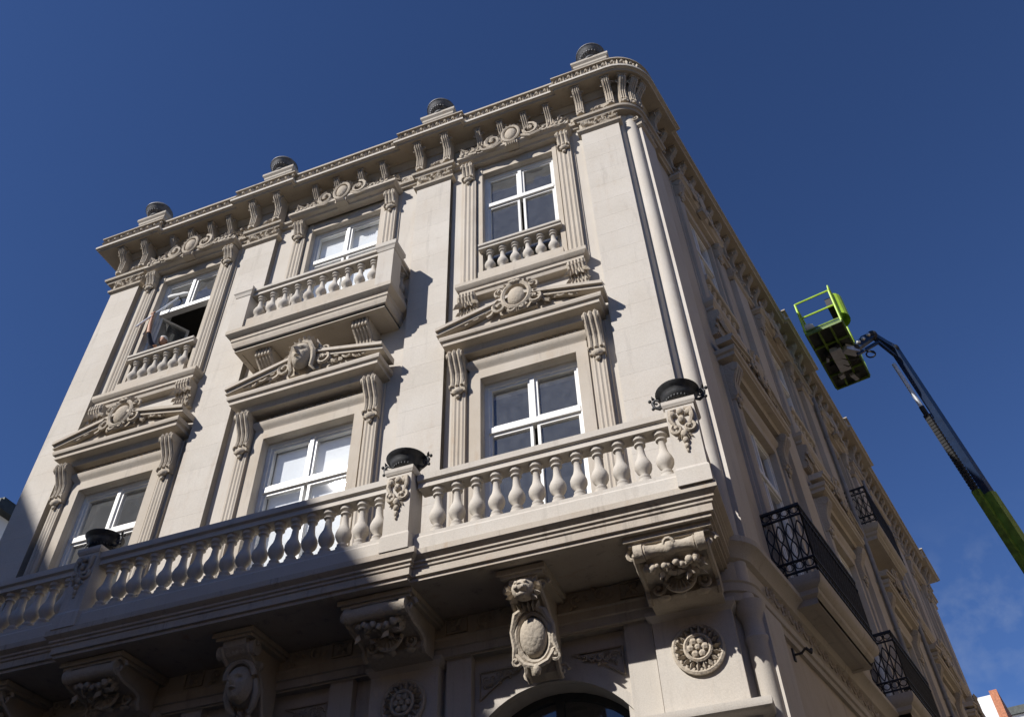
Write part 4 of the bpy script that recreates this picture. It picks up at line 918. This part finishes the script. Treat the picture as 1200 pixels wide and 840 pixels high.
# base of the lift, standing in the side street
tr_ = MB(); beam(tr_, BB+Vector((-.2, -.9, -.1)), BB+Vector((-.2, 1.6, -.1)), 1.5, 1.0); beam(tr_, BB+Vector((-.3, -.6, .5)), BB+Vector((-.3, .4, .7)), .5, .6); tur = lput('turntable', tr_, GREEN, LIFT, 0)
ch = MB(); beam(ch, (LB.x-.2, LB.y-1.6, .85), (LB.x-.2, LB.y+1.6, .85), 1.5, .5); lput('chassis', ch, DARKM, LIFT, 0)
for sx_ in (-1, 1):
    for sy in (-1, 1):
        wm = MB(); q = MB().lathe((0, 0, 0), [(.2, -.17), (.45, -.18), (.5, -.1), (.5, .1), (.45, .18), (.2, .17)], 20)
        wm.add([(LB.x-.2+sx_*.95+z, -(LB.y+sy*1.25)+x, .505+y) for x, y, z in q.v], q.f); wh = lput('wheel', wm, BLACK)
        rm = MB(); q = MB().lathe((0, 0, 0), [(.05, -.185), (.22, -.185), (.22, .185), (.05, .185)], 14); rm.add([(LB.x-.2+sx_*.95+z, -(LB.y+sy*1.25)+x, .505+y) for x, y, z in q.v], q.f); lput('rim', rm, STEEL, wh)

# ------------------------------------------------------------------ neighbouring buildings
def simple_house(name, label, x0, x1, y0, y1, zt, m_wall, faces, rz=0., loc=(0, 0, 0), eave=.5, roofm=None, base=0):
    """plain block with eaves and rows of recessed windows; faces = sides that carry windows"""
    h = thing(name, label, 'building', loc, rz)
    put('wall', MB().box(x0, x1, -y1, -y0, base, zt).make('wall', m_wall, 0), h)
    put('roof', MB().box(x0-eave, x1+eave, -y1-eave, -y0+eave, zt, zt+.35).box(x0, x1, -y1, -y0, zt+.35, zt+.7).make('roof', roofm or DARKM, 0), h)
    for f in faces:
        L0, L1 = (x0, x1) if f in 'NS' else (y0, y1); n = max(1, int((L1-L0)/3.2)); lv = max(1, int((zt-1)/3.6))
        for j in range(lv):
            for i in range(n):
                c = L0+(i+.5)*(L1-L0)/n; z = 1.0+3.6*j
                def wn(): 
                    m = MB()
                    for a, b, cc, d in ((-.6, -.52, 0, 1.9), (.52, .6, 0, 1.9), (-.52, .52, 1.82, 1.9), (-.52, .52, 0, .08), (-.03, .03, .08, 1.82)): m.box(a, b, -.02, .05, cc, d)
                    m.box(-.7, .7, -.02, .12, -.1, 0); return m.make('window', WHITE, 0)
                if f == 'N': p_, r_ = (c, y1, z), math.pi
                elif f == 'S': p_, r_ = (c, y0, z), 0
                elif f == 'E': p_, r_ = (x1, c, z), math.pi/2
                else: p_, r_ = (x0, c, z), -math.pi/2
                o = put('window', shared('hwin', wn), h, p_, r_); put('pane', shared('hpane', lambda: MB().box(-.55, .55, .0, .02, .05, 1.85).make('pane', plain('dark_pane', (.03, .035, .04), .1), 0)), o)
    return h
simple_house('pale_building', 'pale building just showing past the left edge of the stone facade', -40, -18.26, 8.0, 22, 18.9, PLAST2, 'SE', eave=.35, roofm=DARKM)
simple_house('opposite_building', 'tall plastered building across the street casting shade on the left pier', -46, -19.5, -34, -16.8, 27.7, PLAST, 'NE')
simple_house('opposite_building', 'lower plastered building across the street casting shade on the left balcony', -18.9, -9.5, -30, -16.8, 21.15, PLAST, 'NE')
bx_, by_, _ = sidepos(0)
h_ = simple_house('street_building', 'white and brick building end far down the side street', 60.0, 72, 1.25, 12, 25.0, PLAST2, 'W', rz=RS, loc=(bx_, by_, 0), eave=.0, roofm=PLAST2)
put('brick_side', MB().box(59.9, 71.9, -1.24, -.72, 0, 25.95).make('brick_side', BRICK, 0), h_)
h_ = simple_house('low_street_building', 'white flat-roofed building beyond the brick one', 74.0, 86, -3.0, 8, 28.6, PLAST2, 'W', rz=RS, loc=(bx_, by_, 0), eave=.3, roofm=DARKM)
for (ta_, tb2, zt, o_) in ((24.95, 31, 14.2, -.25), (31.05, 39, 12.6, -.35)):
    h_ = simple_house('row_building', 'stone house adjoining the far end of the corner building' if ta_ < 30 else 'lower stone house next but one along the side street', ta_, tb2, -o_, 10, zt, STONE, '', rz=RS, loc=(bx_, by_, 0), eave=.15, roofm=TRIM)
    for k in range(2 if ta_ < 30 else 2):
        for z in (4.4, 8.0, 11.4):
            if z < zt-2: b2 = put('balcony', shared('rowb', lambda: MB().box(-.9, .9, 0, .6, -.15, .05).make('balcony', TRIM, 0)), h_, (ta_+1.7+3.2*k, -o_, z)); put('railing', shared('rowr', lambda: (lambda m: [m.tube([(-.88+.11*i, .56, .05), (-.88+.11*i, .56, 1.0)], .012, 4) for i in range(17)] and m.box(-.9, .9, .54, .58, 1.0, 1.04).box(-.9, -.88, 0, .54, 1.0, 1.04).box(.88, .9, 0, .54, 1.0, 1.04))(MB()).make('railing', IRON2, 0)), b2)

simple_house('sky_blocking_building', 'long plastered building behind the viewer, added unseen to block sky light', -8.9, 40, -30, -16.3, 10.5, PLAST, 'N')  # out of view; added to cut sky fill on the facade
simple_house('bounce_terrace', 'unseen plastered terrace added across the side street to block sky and bounce warm light', -1.0, 62, -26, -10.6, 18.5, PLAST, 'N', rz=RS, loc=(bx_, by_, 0))  # out of view; added to block sky and throw warm bounce on the side wall
# ------------------------------------------------------------------ the window cleaner
def person():
    root = thing('person', 'person in dark clothes reaching up at the open upper left window with a pole', 'person', (-4.4, .62, 13.0))
    W = lambda x, y, z: (x+4.4+.10, y-.62-.15, z-13.0+.08)
    V = [(W(-4.38, .60, 13.95), .15), (W(-4.40, .55, 14.15), .15), (W(-4.43, .46, 14.38), .17), (W(-4.44, .42, 14.50), .075), (W(-4.44, .40, 14.60), .07),
         (W(-4.30, .62, 13.93), .11), (W(-4.30, .64, 13.48), .075), (W(-4.30, .66, 13.06), .055), (W(-4.29, .56, 13.03), .045),
         (W(-4.47, .62, 13.93), .11), (W(-4.48, .62, 13.48), .075), (W(-4.48, .66, 13.06), .055), (W(-4.47, .56, 13.03), .045),
         (W(-4.53, .42, 14.44), .085), (W(-4.60, .22, 14.58), .055), (W(-4.60, .08, 14.76), .045),
         (W(-4.31, .42, 14.42), .085), (W(-4.22, .30, 14.25), .055), (W(-4.2, .18, 14.12), .045)]
    E = [(0, 1), (1, 2), (2, 3), (3, 4), (0, 5), (5, 6), (6, 7), (7, 8), (0, 9), (9, 10), (10, 11), (11, 12), (2, 13), (13, 14), (14, 15), (2, 16), (16, 17), (17, 18)]
    me = bpy.data.meshes.new('body'); me.from_pydata([v for v, _ in V], E, []); me.materials.append(CLOTH)
    b = put('body', me, root); sk = b.modifiers.new('skin', 'SKIN'); b.modifiers.new('sub', 'SUBSURF').render_levels = 2
    for i, (_, r) in enumerate(V): me.skin_vertices[0].data[i].radius = (r, r)
    me.skin_vertices[0].data[0].use_root = True
    def g(name, fn, m, par=root): q = MB(); fn(q); q.v = [(u+4.4+.10, o+.62+.15, z-13.0+.08) for u, o, z in q.v]; return put(name, q.make(name, m, 60), par)
    def head(q): q.ball((-4.44, -.38, 14.71), (.078, .098, .115), 12, 9); q.mask(-4.44, -.32, 14.70, .135, .19, .05); q.ball((-4.52, -.39, 14.70), (.014, .025, .03), 6, 4); q.ball((-4.36, -.39, 14.70), (.014, .025, .03), 6, 4)
    hd_ = g('head', head, SKIN); g('cap', lambda q: q.ball((-4.44, -.39, 14.775), (.088, .108, .072), 12, 7), CAP, hd_)
    def arm(q):
        q.tube([(-4.60, -.09, 14.75), (-4.64, -.08, 15.0), (-4.655, -.07, 15.23)], [.047, .042, .028], 9); q.ball((-4.65, -.065, 15.28), (.04, .03, .05), 8, 6)
        for k in range(4): q.tube([(-4.675+.018*k, -.045, 15.30), (-4.67+.018*k, -.02, 15.34), (-4.655+.018*k, -.035, 15.37), (-4.645+.018*k, -.06, 15.355)], [.011, .0105, .01, .009], 6)
        q.tube([(-4.68, -.075, 15.27), (-4.685, -.095, 15.31), (-4.66, -.095, 15.34)], [.012, .011, .01], 6)
    def arm2(q):
        q.tube([(-4.2, -.19, 14.13), (-4.2, -.1, 14.13)], [.042, .034], 8); q.ball((-4.2, -.06, 14.135), (.04, .05, .02), 8, 5)
        for k in range(4): q.tube([(-4.23+.02*k, -.04, 14.145), (-4.23+.02*k, .0, 14.15), (-4.23+.02*k, .02, 14.13)], [.01, .0095, .008], 6)
    g('arm', arm, SKIN); g('arm', arm2, SKIN)
    return root
person()
PX = lambda m, pts, r, n=8: m.tube([(x, -y, z) for x, y, z in pts], r, n)
po = thing('washing_pole', 'pole with a fluffy white washing sleeve held up to the window', 'window washer', (-4.6, 0, 14.9))
q = PX(MB(), [(-4.77, -.2, 15.0), (-4.20, .1, 16.0)], .02); q.v = [(u+4.6, o, z-14.9) for u, o, z in q.v]; put('pole', q.make('pole', STEEL), po)
q = PX(MB(), [(-4.60+.12*k, .14+.01*(k % 2), 16.20-.02*k+.012*(k % 2)) for k in range(6)], [.03, .055, .06, .055, .06, .04], 9); q.v = [(u+4.6, o, z-14.9) for u, o, z in q.v]; put('washing_sleeve', q.make('washing_sleeve', FLEECE), po)
q = PX(MB(), [(-4.20, .1, 16.0), (-4.28, .14, 16.14)], .018); q.v = [(u+4.6, o, z-14.9) for u, o, z in q.v]; put('bracket', q.make('bracket', BLACK), po)
